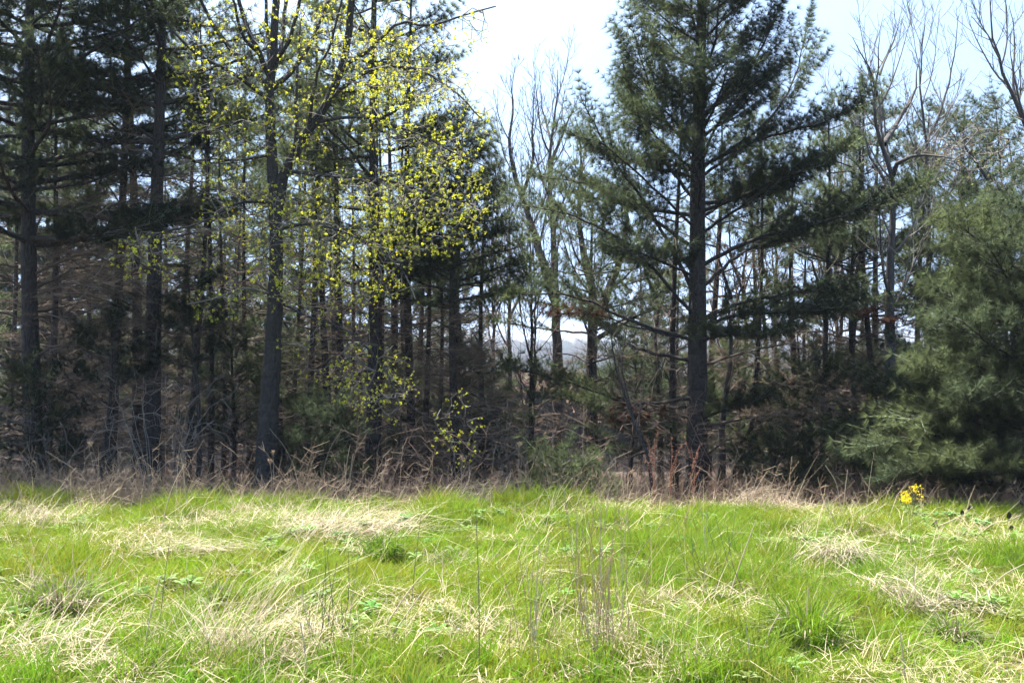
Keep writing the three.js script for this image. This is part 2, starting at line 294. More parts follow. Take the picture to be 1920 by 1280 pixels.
// ---------------------------------------------------------------- branching trees and shrubs
// lines: [{pts, r0, r1}] fixed wood; goals: points that twigs grow towards
function grow(R, lines, goals, o = {}) {
  const nodes = [], step = o.step ?? 0.16;
  const nearest = (p) => { let b = null, bd = 1e9; for (const n of nodes) { const dx = n.p.x - p.x, dy = n.p.y - p.y, dz = n.p.z - p.z; let d = dx * dx + dy * dy + dz * dz; if (n.d) { const l = Math.sqrt(d) + 1e-6, c = -(dx * n.d.x + dy * n.d.y + dz * n.d.z) / l; d *= 1.6 - 0.9 * c; } if (d < bd) { bd = d; b = n; } } return [b, bd]; };
  const add = (p, par, r) => { const n = { p, par, r: r ?? 0, kids: [], tips: 0 }; if (par) { par.kids.push(n); n.d = p.clone().sub(par.p).normalize(); } nodes.push(n); return n; };
  for (const l of lines) {
    const pts = curve(l.pts, step); let par = l.root || !nodes.length ? null : nearest(pts[0])[0];
    pts.forEach((p, k) => { const r = lerp(l.r0, l.r1, Math.pow(k / (pts.length - 1), 0.8)); if (k === 0 && par && par.p.distanceTo(p) < step * 0.8) return; par = add(k ? p.clone().add(V((R() - 0.5) * step * 0.12, 0, (R() - 0.5) * step * 0.12)) : p, par, r); par.line = l; });
  }
  const sorted = goals.map((p) => [p, nearest(p)[1]]).sort((a, b) => a[1] - b[1]);
  for (const [p] of sorted) {
    const [n] = nearest(p), L = n.p.distanceTo(p), k = Math.max(1, Math.round(L / step)), to = p.clone().sub(n.p), bend = (n.d ?? V(0, 1, 0)).clone().multiplyScalar(L * (o.follow ?? 0.45)).add(n.p), end = p.clone().addScaledVector(o.pull ?? V(0, 1, 0), -L * 0.3);
    let par = n; const c = new THREE.CubicBezierCurve3(n.p, bend, end, p);
    for (let q = 1; q <= k; q++) { const w = c.getPoint(q / k); if (q < k) w.add(V((R() - 0.5), (R() - 0.5), (R() - 0.5)).multiplyScalar(step * (o.jit ?? 0.3))); par = add(w, par); par.twig = true; }
    void to;
  }
  for (let k = nodes.length - 1; k >= 0; k--) { const n = nodes[k]; if (!n.kids.length) n.tips = 1; if (n.par) n.par.tips += n.tips; }
  for (const n of nodes) { n.r = Math.max(n.r, (o.tip ?? 0.003) * Math.pow(n.tips, o.pow ?? 0.45)); if (n.par) n.r = Math.min(n.r, n.par.r * 0.97); }
  const chains = [];
  const run = (first, par) => {
    const c = { n: par ? [par, first] : [first], r: first.r }; let n = first;
    while (n.kids.length) { const main = n.kids.reduce((a, b) => (b.r > a.r || (b.r === a.r && b.tips > a.tips) ? b : a)); for (const q of n.kids) if (q !== main) run(q, n); n = main; c.n.push(n); }
    c.radii = c.n.map((q, i) => (i === 0 && par ? Math.min(q.r, first.r * 1.25) : q.r)); chains.push(c);
  };
  for (const n of nodes) if (!n.par) run(n, null);
  return chains.sort((a, b) => b.r - a.r);
}
function woody(root, chains, R, barkMat, twigMat, o = {}) {
  const base = root.position, twigs = new GB(); let limbs = 0;
  chains.forEach((c, k) => {
    const sides = c.r > 0.06 ? 10 : c.r > 0.025 ? 7 : c.r > 0.012 ? 5 : 3, pts = c.n.map((n) => n.p);
    if (c.r > (o.limb ?? 0.02) && limbs < 60) { new GB().tube(pts, c.radii, sides).build(k < (o.trunks ?? 1) ? (o.trunkName ?? 'trunk') : 'limb', barkMat, root, base); limbs++; } else twigs.tube(pts, c.radii, sides);
  });
  if (!twigs.empty) twigs.build('twigs', twigMat, root, base).userData.kind = 'stuff';
}
function blob(R, list, n, px, py, rx, ry, d, rd) {   // goals inside an ellipsoid given in pixels and metres of depth
  for (let k = 0; k < n; k++) { let a, b, c; do { a = R() * 2 - 1; b = R() * 2 - 1; c = R() * 2 - 1; } while (a * a + b * b + c * c > 1); list.push(at(px + a * rx, py + b * ry, d + c * rd)); }
  return list;
}
const line = (d, r0, r1, ...pp) => ({ pts: pp.map((q) => at(q[0], q[1], d + (q[2] ?? 0))), r0, r1 });
const baseAt = (px, d) => { const x = ((px - 960) / F) * d; return V(x, groundY(x, -d), -d); };

// the maple with opening yellow leaves
{
  const R = rng(501), d = 12.4, base = baseAt(497, d);
  const root = thing('maple_tree', 'big grey maple trunk forking high up, with sparse small yellow-green opening leaves', 'maple tree', base);
  const foot = base.clone(); foot.y -= 0.1;
  const L = [
    { pts: [foot, at(500, 830, d), at(505, 750, d), at(513, 620, d), at(517, 450, d), at(512, 330, d), at(507, 240, d), at(504, 170, d), at(512, 100, d), at(516, 20, d), at(519, -120, d), at(524, -330, d)], r0: 0.165, r1: 0.03, root: true },
    line(d, 0.075, 0.03, [519, 400], [532, 330], [556, 281, -0.1], [584, 234, -0.2], [615, 190, -0.3], [638, 129, -0.4], [654, 58, -0.4], [662, -20, -0.5], [690, -200, -0.6]),
    line(d, 0.03, 0.012, [492, 178], [455, 150, -0.2], [420, 129, -0.5], [360, 95, -0.8], [310, 40, -1]),
    line(d, 0.04, 0.015, [497, 152], [464, 126, 0.2], [434, 94, 0.4], [410, 63, 0.5], [380, 10, 0.6], [350, -80, 0.7]),
    line(d, 0.042, 0.016, [501, 140], [488, 103, -0.2], [465, 56, -0.3], [448, 0, -0.4], [430, -90, -0.5]),
    line(d, 0.025, 0.012, [486, 98, -0.2], [462, 80, -0.4], [450, 52, -0.6], [438, 0, -0.8], [410, -60, -0.9]),
    line(d, 0.03, 0.015, [507, 131], [500, 58, 0.3], [498, 0, 0.4], [490, -120, 0.5]),
    line(d, 0.035, 0.015, [512, 135], [526, 90, 0.2], [532, 40, 0.4], [536, -30, 0.5], [545, -140, 0.6]),
    line(d, 0.03, 0.014, [518, 112], [542, 77, -0.3], [551, 40, -0.4], [563, 0, -0.5], [580, -90, -0.7]),
    line(d, 0.04, 0.015, [512, 165], [542, 138, 0.2], [570, 100, 0.4], [593, 56, 0.5], [614, 0, 0.6], [640, -90, 0.8]),
    line(d, 0.03, 0.012, [556, 281, -0.1], [555, 176, 0], [560, 100, 0.1], [563, 40, 0.2]),
    line(d, 0.026, 0.012, [575, 250, -0.2], [596, 136, -0.5], [619, 82, -0.7], [642, 0, -0.9]),
    line(d, 0.028, 0.008, [640, 125, -0.4], [690, 95, -0.7], [752, 42, -0.9], [800, 48, -1], [870, 28, -1.1], [930, 12, -1.2]),
    line(d, 0.026, 0.008, [620, 180, -0.3], [700, 130, -0.7], [780, 130, -1.1], [850, 170, -1.4], [905, 225, -1.6]),
    line(d, 0.026, 0.008, [590, 228, -0.2], [680, 220, -0.7], [780, 250, -1.1], [860, 290, -1.3], [930, 320, -1.5]),
    line(d, 0.028, 0.008, [535, 320, 0], [620, 330, -0.5], [730, 340, -1], [830, 370, -1.3], [900, 395, -1.5]),
    line(d, 0.026, 0.008, [517, 430, 0], [590, 420, -0.5], [680, 450, -0.9], [750, 500, -1.2], [780, 560, -1.3]),
    line(d, 0.022, 0.006, [513, 560, 0], [570, 590, -0.4], [650, 620, -0.8], [720, 690, -1.1], [750, 760, -1.2]),
    line(d, 0.022, 0.006, [512, 556, 0], [460, 540, -0.3], [400, 560, -0.6], [350, 570, -0.8]),
    line(d, 0.024, 0.006, [514, 380, 0], [450, 380, -0.4], [370, 420, -0.9], [290, 440, -1.2], [240, 480, -1.4]),
    line(d, 0.022, 0.006, [508, 290, 0], [450, 300, -0.3], [380, 300, -0.6], [330, 330, -0.8]),
  ];
  const G = [];
  blob(R, G, 421, 790, 210, 140, 110, 11.2, 1.1); blob(R, G, 526, 800, 370, 130, 110, 11.1, 1.1); blob(R, G, 315, 700, 120, 90, 90, 11.7, 1);
  blob(R, G, 315, 650, 400, 110, 90, 11.7, 1); blob(R, G, 280, 680, 500, 100, 80, 11.4, 0.9); blob(R, G, 157, 700, 710, 90, 75, 11.3, 0.7);
  blob(R, G, 210, 470, 440, 110, 110, 11.8, 0.9); blob(R, G, 157, 440, 240, 110, 130, 11.9, 0.9); blob(R, G, 157, 400, 90, 100, 90, 11.9, 0.9); blob(R, G, 87, 280, 470, 70, 50, 11.1, 0.5);
  blob(R, G, 175, 560, 220, 60, 130, 12.2, 0.9); blob(R, G, 175, 600, 20, 90, 80, 12.2, 1); blob(R, G, 70, 580, 520, 80, 60, 12, 0.6); blob(R, G, 41, 880, 50, 50, 40, 11.2, 0.4); blob(R, G, 35, 410, 560, 60, 40, 11.7, 0.4); blob(R, G, 48, 860, 800, 50, 70, 11.4, 0.4);
  blob(R, G, 90, 480, 60, 120, 110, 12.2, 1.2); blob(R, G, 110, 450, 330, 120, 150, 11.8, 1.1); blob(R, G, 80, 420, 150, 100, 120, 11.9, 1); blob(R, G, 90, 560, 470, 110, 120, 12, 0.9); blob(R, G, 60, 640, 640, 120, 110, 11.7, 0.9); blob(R, G, 110, 740, 90, 130, 110, 11.8, 1.2); blob(R, G, 50, 640, 30, 90, 90, 12.4, 1);
  const chains = grow(R, L, G, { tip: 0.0036, pow: 0.31, jit: 0.5, pull: V(0.1, -0.15, 0), follow: 0.4 });
  woody(root, chains, R, M.mapleBark, M.greyTwig, { limb: 0.019 });
  const leaves = [[], [], []];
  for (const c of chains) if (c.r < 0.016) {
    const n = c.n.length;
    for (let k = Math.max(1, n - 7); k < n; k++) for (let j = 0; j < 3; j++) if (R() < 0.64) {
      const p = c.n[k].p.clone().add(V((R() - 0.5) * 0.16, (R() - 0.5) * 0.14 - 0.03, (R() - 0.5) * 0.16)), s = 0.2 + 0.55 * R() * R() + 0.1 * R(), q = 0.75 + 0.4 * R();
      leaves[Math.floor(R() * 3)].push({ m: new THREE.Matrix4().makeRotationY(R() * 6.28).scale(V(s, s, s)).setPosition(p), c: [q, q * (0.9 + 0.15 * R()), q] });
    }
  }
  leaves.forEach((l, k) => scatter(CLUSTERS[k], M.maple, l, 'leaves', root, base));
}

// the tall white pine standing alone in front of the wood
{
  const d = 13.2, e = [];
  const add = (r, o, ...pp) => e.push({ pts: pp.map((q) => at(q[0], q[1], d + (q[2] ?? 0))), r, ...o });
  // right side
  add(0.026, { from: 0.3 }, [1326, 230], [1380, 150, -0.2], [1430, 86, -0.4], [1462, 10, -0.5]);
  add(0.026, { from: 0.35 }, [1326, 316], [1426, 240, 0.3], [1486, 157, 0.5], [1515, 40, 0.6]);
  add(0.028, { from: 0.35, sec: 0.5 }, [1324, 312], [1422, 262, -0.5], [1505, 240, -0.8], [1590, 208, -1], [1625, 180, -1.1]);
  add(0.03, { from: 0.25, sec: 0.75 }, [1322, 385], [1430, 356, 0.2], [1505, 322, 0.4], [1590, 275, 0.5]);
  add(0.032, { from: 0.25, sec: 0.8 }, [1320, 500], [1400, 455, -0.3], [1500, 425, -0.6], [1620, 395, -0.8], [1735, 345, -1]);
  add(0.03, { from: 0.3, sec: 0.7 }, [1318, 545], [1400, 470, 0.4], [1480, 450, 0.7], [1560, 440, 0.9]);
  add(0.03, { from: 0.2, sec: 0.85 }, [1314, 615], [1390, 590, -0.5], [1480, 585, -0.9], [1570, 578, -1.1]);
  add(0.03, { from: 0.4, sec: 0.7 }, [1314, 600], [1420, 560, 0.4], [1560, 545, 0.5], [1690, 575, 0.4]);
  add(0.026, { from: 0.2, sec: 0.5 }, [1308, 790], [1370, 765, -0.5], [1430, 745, -0.8]);
  add(0.026, { from: 0.25, sec: 0.6 }, [1322, 440], [1400, 380, -0.7], [1470, 330, -1.1], [1540, 310, -1.4]);
  // left side
  add(0.034, { from: 0.3, sec: 0.55 }, [1294, 560], [1214, 386, -0.3], [1146, 292, -0.5], [1088, 180, -0.7]);
  add(0.03, { from: 0.25, sec: 0.7 }, [1296, 470], [1210, 400, 0.4], [1120, 350, 0.7], [1010, 330, 0.9]);
  add(0.03, { from: 0.25, sec: 0.75 }, [1292, 600], [1190, 470, -0.4], [1090, 410, -0.7], [985, 385, -0.9]);
  add(0.03, { from: 0.4, sec: 0.7 }, [1290, 640], [1180, 600, -0.3], [1090, 560, -0.6], [1000, 550, -0.8], [940, 560, -0.9]);
  add(0.028, { from: 0.35, sec: 0.6 }, [1288, 680], [1190, 650, 0.2], [1110, 600, 0.3], [1060, 585, 0.4]);
  add(0.026, { from: 0.45, sec: 0.6 }, [1286, 745], [1180, 755, -0.4], [1080, 720, -0.7], [960, 690, -0.9]);
  add(0.024, { from: 0.4, sec: 0.5 }, [1286, 760], [1200, 770, 0.3], [1110, 755, 0.4], [1030, 745, 0.4]);
  add(0.026, { from: 0.25 }, [1300, 380], [1230, 280, 0.3], [1190, 200, 0.4], [1165, 110, 0.4]);
  add(0.024, { from: 0.25 }, [1302, 300], [1240, 210, -0.4], [1205, 120, -0.6], [1185, 40, -0.7]);
  add(0.026, { from: 0.3, sec: 0.6 }, [1298, 430], [1200, 330, -0.7], [1130, 270, -1], [1060, 250, -1.2]);
  add(0.024, { from: 0.15, sec: 0.7 }, [1312, 640], [1350, 630, -0.6], [1400, 625, -1.3], [1440, 630, -1.7]);
  add(0.024, { from: 0.15, sec: 0.7 }, [1292, 520], [1240, 490, -0.6], [1190, 470, -1.2], [1150, 460, -1.5]);
  // browned ends
  add(0.012, { brown: true, from: 0.65, sec: 0.3 }, [1290, 640], [1180, 610, -0.35], [1100, 585, -0.6], [1040, 590, -0.7]);
  add(0.012, { brown: true, from: 0.55, sec: 0.4 }, [1288, 760], [1250, 765, -0.3], [1200, 775, -0.5], [1175, 790, -0.6]);
  add(0.012, { brown: true, from: 0.8, sec: 0.3 }, [1314, 605], [1420, 570, 0.2], [1560, 575, 0.3], [1670, 605, 0.2]);
  // bare ones
  add(0.022, { dead: true, fine: 2, sec: 0.5 }, [1308, 800], [1400, 785, -0.2], [1500, 765, -0.3], [1580, 745, -0.3]);
  add(0.02, { dead: true, sec: 0.4 }, [1310, 690], [1400, 660, 0.2], [1500, 640, 0.3]);
  add(0.02, { dead: true, sec: 0.4 }, [1290, 790], [1230, 760, -0.3], [1150, 740, -0.5]);
  add(0.016, { dead: true, sec: 0.3 }, [1305, 870], [1340, 840, -0.2], [1375, 820, -0.3]);
  const root = pine({ name: 'pine_tree', label: 'tall white pine with open tiered crown, foremost tree right of the centre gap', seed: 77, px: 1298, d, H: 9.6, r: 0.15, lean: [0.26, 0], live: 4.0, near: true, gap: 0.46, per: 4, from: 0.18, extra: e,
    len: (h) => clamp(0.2 + (9.8 - h) * 0.25, 0.2, 1.7), asc: (h) => 4 + h * 4.4, density: 1.45, sec: 0.75, needle: M.needle, deadMat: M.paleTwig === 0 ? null : M.twig, patch: 0.35 });
  const g = new GB(), p = [at(1304, 330, d), at(1312, 260, d - 0.05), at(1313, 150, d - 0.1), at(1316, 0, d - 0.1), at(1318, -120, d - 0.1)];
  g.tube(curve(p, 0.2), curve(p, 0.2).map((_, k, a) => 0.06 * (1 - k / a.length) + 0.008), 7).build('leader', M.pineBark, root, root.position);
}

// ---------------------------------------------------------------- the other pines along the edge
const EDGE = [];
for (const [r, ...pp] of [[0.02, [1915, 850], [1780, 815, -0.5], [1640, 835, -0.9]], [0.02, [1915, 885], [1790, 865, -0.8], [1680, 885, -1.3]], [0.02, [1915, 800], [1800, 770, -0.6], [1690, 790, -1]], [0.018, [1915, 740], [1820, 700, -0.6], [1730, 690, -0.9]], [0.018, [1915, 640], [1840, 580, -0.5], [1770, 550, -0.8]], [0.018, [1915, 700], [1850, 640, -0.9], [1800, 600, -1.4]], [0.02, [1915, 870], [1850, 850, -1], [1780, 855, -1.7]], [0.016, [1918, 540], [1860, 470, -0.5], [1800, 420, -0.7]], [0.016, [1918, 600], [1890, 520, -0.7], [1860, 470, -1.1]]])
  EDGE.push({ r, from: 0.2, sec: 0.6, density: 1.4, pts: pp.map((q) => at(q[0], q[1], 10.5 + 0.7 * (q[2] ?? 0))) });
const cone = (H, top, k, max) => (h) => clamp((H - h) * k + top, 0.15, max);
pine({ label: 'broad dark pine with the densest shaded crown at the left edge', seed: 3, px: 62, d: 13.2, H: 9.4, r: 0.13, live: 3.2, dead: 0.7, gap: 0.36, per: 6, len: cone(9.8, 0.4, 0.5, 2.5), asc: () => 8, from: 0.25, needle: M.needle, near: true });
pine({ label: 'straight pine trunk with bare lower branches, right of the dense dark pine', seed: 4, px: 290, d: 13.2, H: 9.5, r: 0.125, live: 4.6, dead: 0.8, gap: 0.42, per: 4, deadPer: 3, density: 0.8, len: cone(9.5, 0.3, 0.38, 1.7), asc: () => 14, from: 0.35, needle: M.needle, near: true, lean: [0.1, 0] });
pine({ label: 'thinner pine of a close pair, the one nearer the left edge', seed: 5, px: 212, d: 15, H: 10, r: 0.085, live: 5.2, dead: 1, gap: 0.5, per: 3, deadPer: 3, len: cone(10, 0.3, 0.3, 1.5), asc: () => 14, needle: M.needle, lean: [0.25, 0] });
pine({ label: 'thinner pine of a close pair, the one leaning against the straight trunk', seed: 6, px: 262, d: 15.6, H: 10, r: 0.09, live: 5.2, dead: 1, gap: 0.5, per: 3, deadPer: 3, len: cone(10, 0.3, 0.3, 1.5), asc: () => 14, needle: M.needle, lean: [-0.3, 0] });
pine({ label: 'leafy pine just right of the maple, half hidden by yellow leaves', seed: 7, px: 692, d: 14.2, H: 8.8, r: 0.12, live: 3.0, dead: 0.6, gap: 0.48, per: 4, len: cone(8.8, 0.3, 0.36, 1.6), asc: () => 14, from: 0.3, near: true, needle: M.needle });
pine({ label: 'slim dark pine with many thin bare branches left of the centre gap', seed: 8, px: 846, d: 13.8, H: 5.3, r: 0.065, live: 2.7, dead: 0.4, gap: 0.3, per: 5, deadPer: 4, len: cone(5.3, 0.25, 0.4, 1.0), asc: (h) => 10, from: 0.35, needle: M.needle, near: true, lean: [0.1, 0] });
pine({ label: 'narrow pine with its dark tip against the white sky left of the gap', seed: 9, px: 858, d: 19, H: 7.2, r: 0.08, live: 4.6, dead: 1.5, gap: 0.42, per: 4, len: cone(7.6, 0.2, 0.3, 1.0), asc: () => 30, density: 0.8, needle: M.needle, near: true });
pine({ label: 'lush young pine at the right edge with boughs sweeping down to the grass', seed: 10, px: 1925, d: 10.5, H: 3.95, r: 0.075, live: 0.45, gap: 0.27, per: 6, lean: [0.25, 0], len: cone(3.95, 0.25, 0.5, 1.7), asc: (h) => 2 + h * 4, from: 0.2, density: 1.1, needle: M.needle, near: true, patch: 0.35, extra: EDGE });
pine({ label: 'grey-green pine rising behind the lush one at the right edge', seed: 12, px: 1850, d: 14.2, H: 4.3, r: 0.07, live: 1.0, gap: 0.34, per: 5, len: cone(4.3, 0.3, 0.45, 1.5), asc: (h) => 6 + h * 4, from: 0.25, needle: M.needle, near: true });
pine({ label: 'dark bushy-topped pine against the sky between the bare trees at right', seed: 13, px: 1808, d: 19.5, H: 7.5, r: 0.1, live: 2.8, dead: 1, gap: 0.34, per: 5, len: cone(7.5, 0.5, 0.4, 1.3), asc: () => 25, needle: M.needle, near: true });
pine({ label: 'pale green pine whose boughs spread between the tall pine and the right thicket', seed: 14, px: 1600, d: 15, H: 4.8, r: 0.06, live: 2.5, dead: 0.6, gap: 0.35, per: 5, len: cone(4.6, 0.4, 0.55, 1.7), asc: () => 10, from: 0.3, density: 0.7, needle: M.needle, near: true });
pine({ label: 'light green pine with flat boughs filling the gap left of the tall pine', seed: 15, px: 1120, d: 15.5, H: 4.9, r: 0.06, live: 2.4, dead: 0.8, gap: 0.4, per: 4, len: cone(4.9, 0.4, 0.5, 1.5), asc: () => 12, from: 0.35, density: 0.6, needle: M.needle, near: true });
// saplings
const sap = (label, seed, px, d, H, k, mat, o = {}) => pine({ name: 'pine_sapling', label, category: 'pine sapling', seed, px, d, H, r: 0.012 + H * 0.008, live: 0.15, gap: 0.26, per: 4, len: cone(H, 0.12, k, 1.4), asc: (h) => 16 + 14 * h / H, from: 0.18, sec: 0.3, density: 0.7, needle: mat, near: true, ...o });
sap('small round pale sapling at the field edge below the centre gap', 21, 1075, 10.6, 0.86, 0.27, M.needle, { gap: 0.14, per: 5, density: 1 });
sap('shaded pine sapling at the foot of the maple, on its right', 22, 600, 13, 1.5, 0.5, M.needle);
sap('shaded sapling low at the left edge under the dense pine', 23, 60, 12.2, 1.9, 0.4, M.needle);
sap('blue-green sapling in shade between the left edge and the straight trunk', 24, 190, 12.6, 2.7, 0.3, M.needle, { live: 1.6, density: 0.5, gap: 0.34 });
sap('taller sapling holding one bright bough left of the maple trunk', 25, 372, 12.9, 3.0, 0.34, M.needle, { live: 1.9, density: 0.6, gap: 0.34 });
sap('low dark sapling right of the tall pine trunk at the field edge', 26, 1450, 12.3, 1.1, 0.5, M.needle);
sap('upright sapling in shade between the tall pine and the thick dark trunk', 27, 1520, 13.2, 2.0, 0.34, M.needle);
sap('grey-green sapling in front of the thicket right of the thick dark trunk', 28, 1750, 13, 1.9, 0.4, M.needle);
sap('thin sapling hidden behind the slim dark pine', 29, 905, 15, 2.4, 0.3, M.needle);

for (const [k, px, d, H, lab] of [[1, 430, 15, 3.0, 'thin green sapling deep in shade just left of the maple trunk'], [2, 560, 16.5, 2.6, 'thin green sapling deep behind the maple trunk, on its right'], [3, 745, 15.6, 2.2, 'thin green sapling deep between the leafy pine and the slim dark pine'], [4, 1190, 15.2, 2.4, 'thin green sapling deep behind the leaning sapling left of the tall pine'], [5, 1380, 15.8, 2.8, 'thin green sapling deep behind the tall pine, on its right'], [6, 1500, 17, 3.2, 'taller green sapling deep in the thicket right of the tall pine'], [7, 1615, 16, 2.6, 'thin green sapling deep behind the thick dark trunk, on its left']])
  sap(lab, 50 + k, px, d, H, 0.34, M.needle, { live: H * 0.3, gap: 0.3 });
// ---------------------------------------------------------------- bare broadleaf trees
function fan(R, chains, pts, r0, r1, level, o) {
  const N = pts.length, up = V(0, 1, 0); let L = 0; for (let k = 1; k < N; k++) L += pts[k].distanceTo(pts[k - 1]);
  chains.push({ n: pts.map((p) => ({ p })), radii: pts.map((_, k) => lerp(r0, r1, Math.pow(k / (N - 1), 0.8))), r: r0 });
  if (level <= 0) return;
  let az = R() * 6.28; const gap = (o.gap ?? 0.3) * (level === 1 ? 0.75 : 1);
  for (let s = L * (o.from ?? 0.3); s < L * 0.985; s += gap * (0.6 + 0.8 * R())) {
    const f = s / L, k = Math.min(N - 2, Math.floor(f * (N - 1))), t = pts[k + 1].clone().sub(pts[k]).normalize(), b = pts[k].clone().lerp(pts[k + 1], f * (N - 1) - k);
    az += 2.4 + (R() - 0.5); const a = rad(26 + 26 * R()), q = V(Math.cos(az), 0.15, Math.sin(az)); q.addScaledVector(t, -q.dot(t)).normalize();
    const dir = t.clone().multiplyScalar(Math.cos(a)).addScaledVector(q, Math.sin(a)).normalize(), l = Math.min(o.max ?? 1.3, (0.24 + 0.5 * (1 - f)) * (0.5 + 0.8 * R()) * (L * 0.5 + 0.35));
    const n = Math.max(3, Math.round(l / 0.16)), P = [b], d = dir.clone(); for (let j = 1; j <= n; j++) { d.addScaledVector(up, 0.07 + 0.05 * level).add(V(R() - 0.5, R() - 0.5, R() - 0.5).multiplyScalar(0.22)).normalize(); P.push(P[j - 1].clone().addScaledVector(d, l / n)); }
    const rr = Math.min(lerp(r0, r1, Math.pow(f, 0.8)) * 0.7, 0.004 + 0.011 * l); fan(R, chains, P, Math.max(rr, o.tip * 1.3), o.tip, level - 1, { ...o, from: 0.22, gap: (o.gap ?? 0.3) * 0.85, max: l * 0.6 });
  }
}
function bare(o) {
  const R = rng(o.seed), base = baseAt(o.px, o.d), root = thing(o.name ?? 'bare_tree', o.label, o.category ?? 'bare tree', base, o.group), foot = base.clone(); foot.y -= 0.1;
  const L = o.lines.map((l, k) => ({ pts: [...(k === 0 || l.foot ? [l.foot ? baseAt(l.foot, o.d).add(V(0, -0.1, 0)) : foot] : []), ...l.p.map((q) => at(q[0], q[1], o.d + (q[2] ?? 0)))], r0: l.r[0], r1: l.r[1], root: k === 0 || !!l.foot })), G = [];
  for (const b of o.blobs) blob(R, G, Math.round(b[0] * 3), b[1], b[2], b[3], b[4], o.d + (b[6] ?? 0), b[5]);
  let chains; if (!o.leaf) { chains = []; L.forEach((l, k) => { const pts = curve(l.pts, 0.25).map((p, j) => (j ? p.add(V((R() - 0.5) * 0.03, 0, (R() - 0.5) * 0.03)) : p)); fan(R, chains, pts, l.r0, Math.min(l.r1, 0.00028 * o.d), o.levels ?? 3, { tip: 0.00019 * o.d, from: k === 0 ? 0.42 : 0.2, gap: o.gap ?? 0.25, max: o.max ?? 1.8 }); }); chains.sort((a, b) => b.r - a.r); } else chains = grow(R, L, G, { tip: 0.00024 * o.d, pow: o.pow ?? 0.38, jit: 0.14, pull: o.pull ?? V(0, 0.5, 0), follow: 0.22, step: o.step ?? 0.2 });
  woody(root, chains, R, o.bark ?? M.bareBark, o.twig ?? M.greyTwig, { limb: o.limb ?? 0.02, trunks: o.trunks });
  if (o.leaf) {
    const l = [];
    for (const c of chains) if (c.r < 0.02) for (let k = Math.max(1, c.n.length - 5); k < c.n.length; k++) if (R() < o.leafP) { const s = (0.4 + 0.6 * R()) * (o.leafS ?? 1); l.push({ m: new THREE.Matrix4().makeRotationY(R() * 6.28).scale(V(s, s, s)).setPosition(c.n[k].p), c: [0.7 + 0.5 * R(), 0.7 + 0.5 * R(), 1] }); }
    scatter(CLUSTERS[1], o.leaf, l, o.leafName ?? 'leaves', root, base);
  }
  return root;
}
bare({ label: 'tall bare tree with a fan of twigs against the white sky in the centre gap', seed: 31, px: 1048, d: 18, lines: [
  { p: [[1048, 800], [1044, 650], [1040, 520], [1036, 420], [1030, 330], [1034, 270], [1042, 200], [1046, 130]], r: [0.15, 0.012] },
  { p: [[1040, 560], [1020, 500, 0.2], [1000, 430, 0.3], [972, 350, 0.4], [955, 280, 0.4], [962, 210, 0.4], [956, 140, 0.4]], r: [0.1, 0.012] },
  { p: [[1032, 310], [1060, 240, -0.2], [1085, 180, -0.3]], r: [0.04, 0.012] }, { p: [[980, 365, 0.3], [1000, 300, 0.2], [998, 230, 0.1], [1004, 150, 0]], r: [0.04, 0.01] }, { p: [[1036, 270], [1020, 220, 0.4], [1012, 160, 0.6]], r: [0.03, 0.01] }],
  blobs: [[60, 960, 210, 40, 100, 0.9], [130, 1025, 190, 65, 100, 1.2], [70, 1075, 220, 35, 90, 0.9], [20, 1030, 420, 60, 60, 0.8]] });
bare({ label: 'twin-stemmed tree leaning apart behind the boughs left of the tall pine', seed: 32, px: 1108, d: 16, lines: [
  { p: [[1106, 800], [1110, 660], [1112, 560], [1096, 480], [1085, 400], [1090, 300], [1080, 220]], r: [0.16, 0.02] }, { p: [[1112, 610], [1150, 520, 0.3], [1175, 430, 0.5], [1170, 350, 0.6], [1180, 250, 0.7]], r: [0.09, 0.015] },
  { p: [[1112, 640], [1180, 600, -0.3], [1260, 560, -0.5]], r: [0.05, 0.012] }, { p: [[1118, 740], [1160, 690, -0.4], [1220, 640, -0.6]], r: [0.06, 0.02] }],
  blobs: [[60, 1100, 300, 70, 110, 0.9], [50, 1170, 330, 60, 110, 0.9], [25, 1200, 560, 70, 60, 0.6]] });
bare({ label: 'thick dark trunk with a wide bare crown of forked limbs at right', seed: 33, px: 1668, d: 13.5, lines: [
  { p: [[1668, 780], [1668, 640], [1670, 520], [1675, 400], [1674, 335], [1655, 275], [1640, 210], [1646, 130], [1650, 60]], r: [0.125, 0.008] },
  { p: [[1676, 390], [1655, 330, 0.3], [1630, 290, 0.4], [1620, 240, 0.5]], r: [0.045, 0.012] }, { p: [[1674, 330], [1690, 300, -0.2], [1740, 290, -0.4], [1800, 300, -0.6]], r: [0.04, 0.012] },
  { p: [[1658, 270], [1690, 220, 0.3], [1715, 170, 0.4], [1725, 110, 0.5]], r: [0.045, 0.01] }, { p: [[1645, 180], [1630, 130, -0.3], [1600, 70, -0.5]], r: [0.022, 0.008] }, { p: [[1650, 140], [1675, 80, 0.2], [1690, 30, 0.3]], r: [0.02, 0.007] }],
  blobs: [[80, 1620, 130, 60, 110, 1], [80, 1690, 150, 60, 120, 1], [40, 1750, 270, 60, 70, 0.8], [30, 1600, 300, 50, 80, 0.7]], tip: 0.004 });
bare({ label: 'slender bare tree with upright twigs right of the wide forked crown', seed: 34, px: 1742, d: 17, lines: [
  { p: [[1740, 640], [1742, 450], [1738, 280], [1728, 190], [1728, 100], [1735, 30]], r: [0.1, 0.008] }, { p: [[1738, 270], [1770, 190, 0.2], [1790, 110, 0.3], [1796, 30, 0.4]], r: [0.03, 0.008] }],
  blobs: [[70, 1735, 120, 55, 100, 0.9], [50, 1795, 120, 40, 100, 0.8]] });
